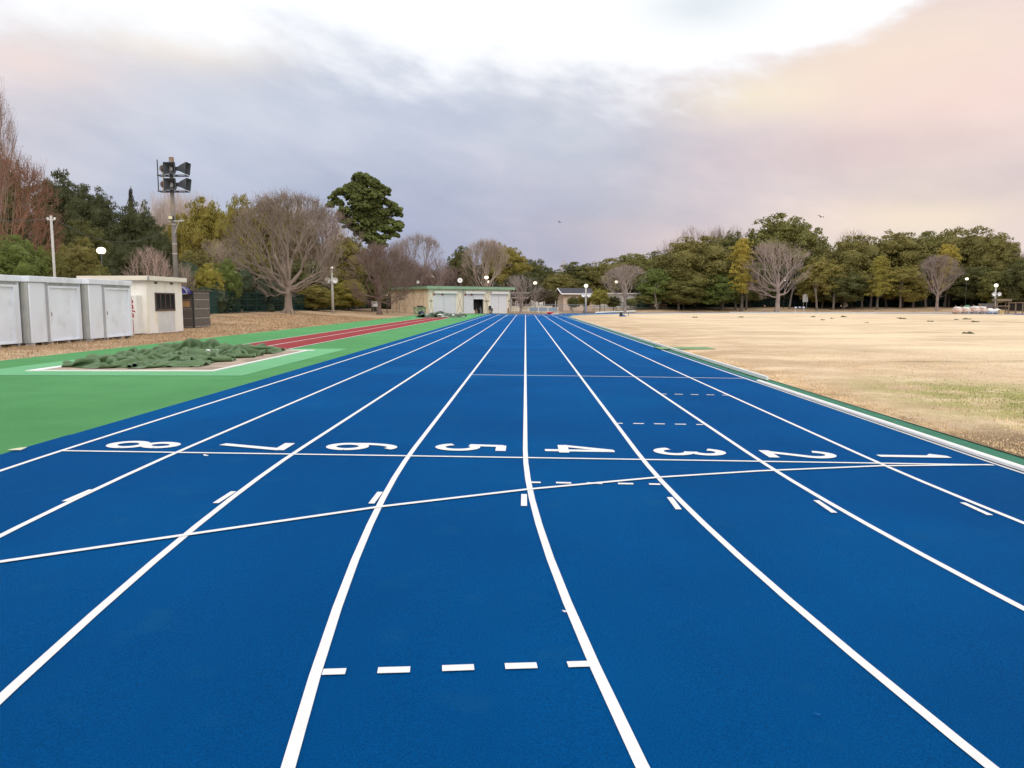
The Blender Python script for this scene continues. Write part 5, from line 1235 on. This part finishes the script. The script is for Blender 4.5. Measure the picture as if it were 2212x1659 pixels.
evergreen(955, 590, 90, 148, (.07, .05, .04), 'brown-leaved low tree behind the storage building roof', group='evergreens behind the storage building', low=.05)
evergreen(1098, 532, 100, 160, OG, 'ochre-green domed evergreen over the right end of the storage building', group='evergreens behind the storage building', low=.05)
evergreen(1068, 527, 70, 166, O2, 'olive evergreen behind the tan bare tree', group='evergreens behind the storage building', low=.05)
evergreen(1150, 560, 80, 168, D1, 'dark evergreen right of the ochre-green dome', group='evergreens behind the storage building', low=.05)
evergreen(1188, 580, 60, 172, D1, 'dark low evergreen under the sky gap', group='evergreens behind the storage building', low=.05)
evergreen(1130, 590, 100, 156, D2, 'very dark evergreen low behind the leaning bare branches', group='evergreens behind the storage building', low=.02)
bare(1050, 520, 120, 142, TW, 'tan bare tree behind the middle of the storage building', BARE[2], .2)
bare(1125, 595, 110, 128, TP, 'low bare tree with leaning branches at the right end of the storage building', BARE_S[1], .2)
evergreen(1165, 622, 52, 136, (.14, .11, .07), 'brownish rounded small tree behind the grey mesh fence', group='small trees by the gabled house', low=.3)
evergreen(1190, 625, 34, 137, (.15, .14, .07), 'small olive-brown tree left of the gabled house', group='small trees by the gabled house', low=.35)
# dark undergrowth masses behind the fences, plus a painted-shade backing inside the wood
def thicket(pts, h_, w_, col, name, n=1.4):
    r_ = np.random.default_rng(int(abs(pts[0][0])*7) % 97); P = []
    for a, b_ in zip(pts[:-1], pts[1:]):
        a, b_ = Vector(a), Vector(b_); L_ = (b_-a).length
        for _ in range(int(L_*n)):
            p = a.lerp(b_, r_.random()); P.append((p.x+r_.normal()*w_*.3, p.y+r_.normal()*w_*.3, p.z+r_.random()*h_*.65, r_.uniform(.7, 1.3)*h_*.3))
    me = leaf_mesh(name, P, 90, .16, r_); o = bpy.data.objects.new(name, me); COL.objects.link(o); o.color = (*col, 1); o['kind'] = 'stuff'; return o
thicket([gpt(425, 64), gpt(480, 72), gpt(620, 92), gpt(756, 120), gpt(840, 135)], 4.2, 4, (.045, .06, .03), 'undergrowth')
thicket([gpt(1380, 158), gpt(1560, 163), gpt(1700, 164), gpt(1850, 162), gpt(2060, 157), gpt(2260, 140)], 7, 5, (.03, .036, .02), 'wood_shade_undergrowth', 2.2)  # bushes added behind the trunks, shade under the crowns put into their dark colour
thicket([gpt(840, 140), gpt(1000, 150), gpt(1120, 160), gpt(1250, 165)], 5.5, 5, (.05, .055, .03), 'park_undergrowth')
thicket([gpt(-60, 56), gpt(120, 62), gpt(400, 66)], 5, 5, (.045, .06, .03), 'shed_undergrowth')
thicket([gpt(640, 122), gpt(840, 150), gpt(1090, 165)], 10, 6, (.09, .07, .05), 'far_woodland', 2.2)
# pine -----------------------------------------------------------------
YP = 112
def cp(cx_, cy_): return at(442.4+cx_*.224, 336.2+cy_*.224, YP)
pb = base(800, YP); t = thing('pine_tree', 'tall pine with layered pads of needles rising above all other trees', 'tree', pb)
u = .224/1661*YP; puffs = []; rp = random.Random(4)
for cx_, cy_, r_ in ((1520, 230, 85), (1460, 280, 80), (1590, 260, 75), (1400, 330, 70), (1520, 340, 90), (1660, 310, 65), (1340, 350, 50), (1300, 375, 45), (1250, 420, 42), (1215, 440, 34), (1230, 490, 26), (1300, 470, 26), (1700, 370, 60), (1600, 380, 80), (1440, 410, 70), (1500, 450, 70), (1640, 440, 55), (1740, 340, 40), (1740, 460, 45), (1790, 450, 38), (1460, 530, 60), (1380, 560, 50), (1330, 580, 45), (1560, 540, 55), (1640, 560, 60), (1720, 560, 60), (1800, 540, 50), (1850, 520, 38), (1860, 580, 32), (1700, 640, 55), (1620, 640, 60), (1540, 620, 60), (1480, 620, 50), (1780, 650, 40), (1850, 650, 42), (1830, 700, 48), (1870, 690, 32), (1760, 720, 50), (1820, 760, 40), (1700, 720, 50), (1640, 700, 50), (1740, 790, 40), (1600, 700, 50), (1560, 480, 90), (1620, 500, 80), (1500, 570, 80), (1680, 600, 80), (1560, 660, 80), (1660, 420, 80), (1470, 480, 70), (1740, 560, 60), (1600, 780, 80), (1680, 850, 80), (1560, 740, 70), (1350, 620, 60), (1420, 680, 70), (1500, 740, 70), (1590, 820, 70), (1660, 890, 60)):
    p = cp(cx_, cy_)
    for k in range(2):
        puffs += pad(np.random.default_rng(int(cx_+cy_+k)), (p.x-pb[0], rp.gauss(0, 1.1), p.z-pb[2]+rp.gauss(0, .15)), r_*u*1.15, 26, .26, .85)
    if r_ >= 55: puffs.append((p.x-pb[0], 0, p.z-pb[2]-.1, r_*u*.7))
me = leaf_mesh('crown', puffs, 520, .13, np.random.default_rng(9), flat=.12); o = meshobj('crown', me, t, (1, 1, 1), (0, 0, 0), (.15, .175, .05))
q = MB(); tp = [cp(1640, 1300), cp(1640, 900), cp(1600, 650), cp(1540, 420), cp(1520, 260)]; TP_ = [Vector((p.x-pb[0], 0, p.z-pb[2])) for p in tp]; TP_[0].z = -.3
q.tube(TP_, [.45, .36, .26, .17, .06], 8)
for cx_, cy_ in ((1250, 440), (1330, 360), (1700, 370), (1790, 460), (1850, 540), (1840, 690), (1760, 720), (1340, 570), (1740, 790)):
    p = cp(cx_, cy_); e = Vector((p.x-pb[0], rp.uniform(-.6, .6), p.z-pb[2])); k = min(range(1, 5), key=lambda i: abs(TP_[i].z-(e.z-1.5))); s0 = TP_[k]; md = s0.lerp(e, .55)+Vector((0, 0, -.35)); q.tube([s0, md, e], [.12, .08, .04], 5)
o = q.build('trunk', m_bark, t); o.color = (.16, .12, .09, 1)
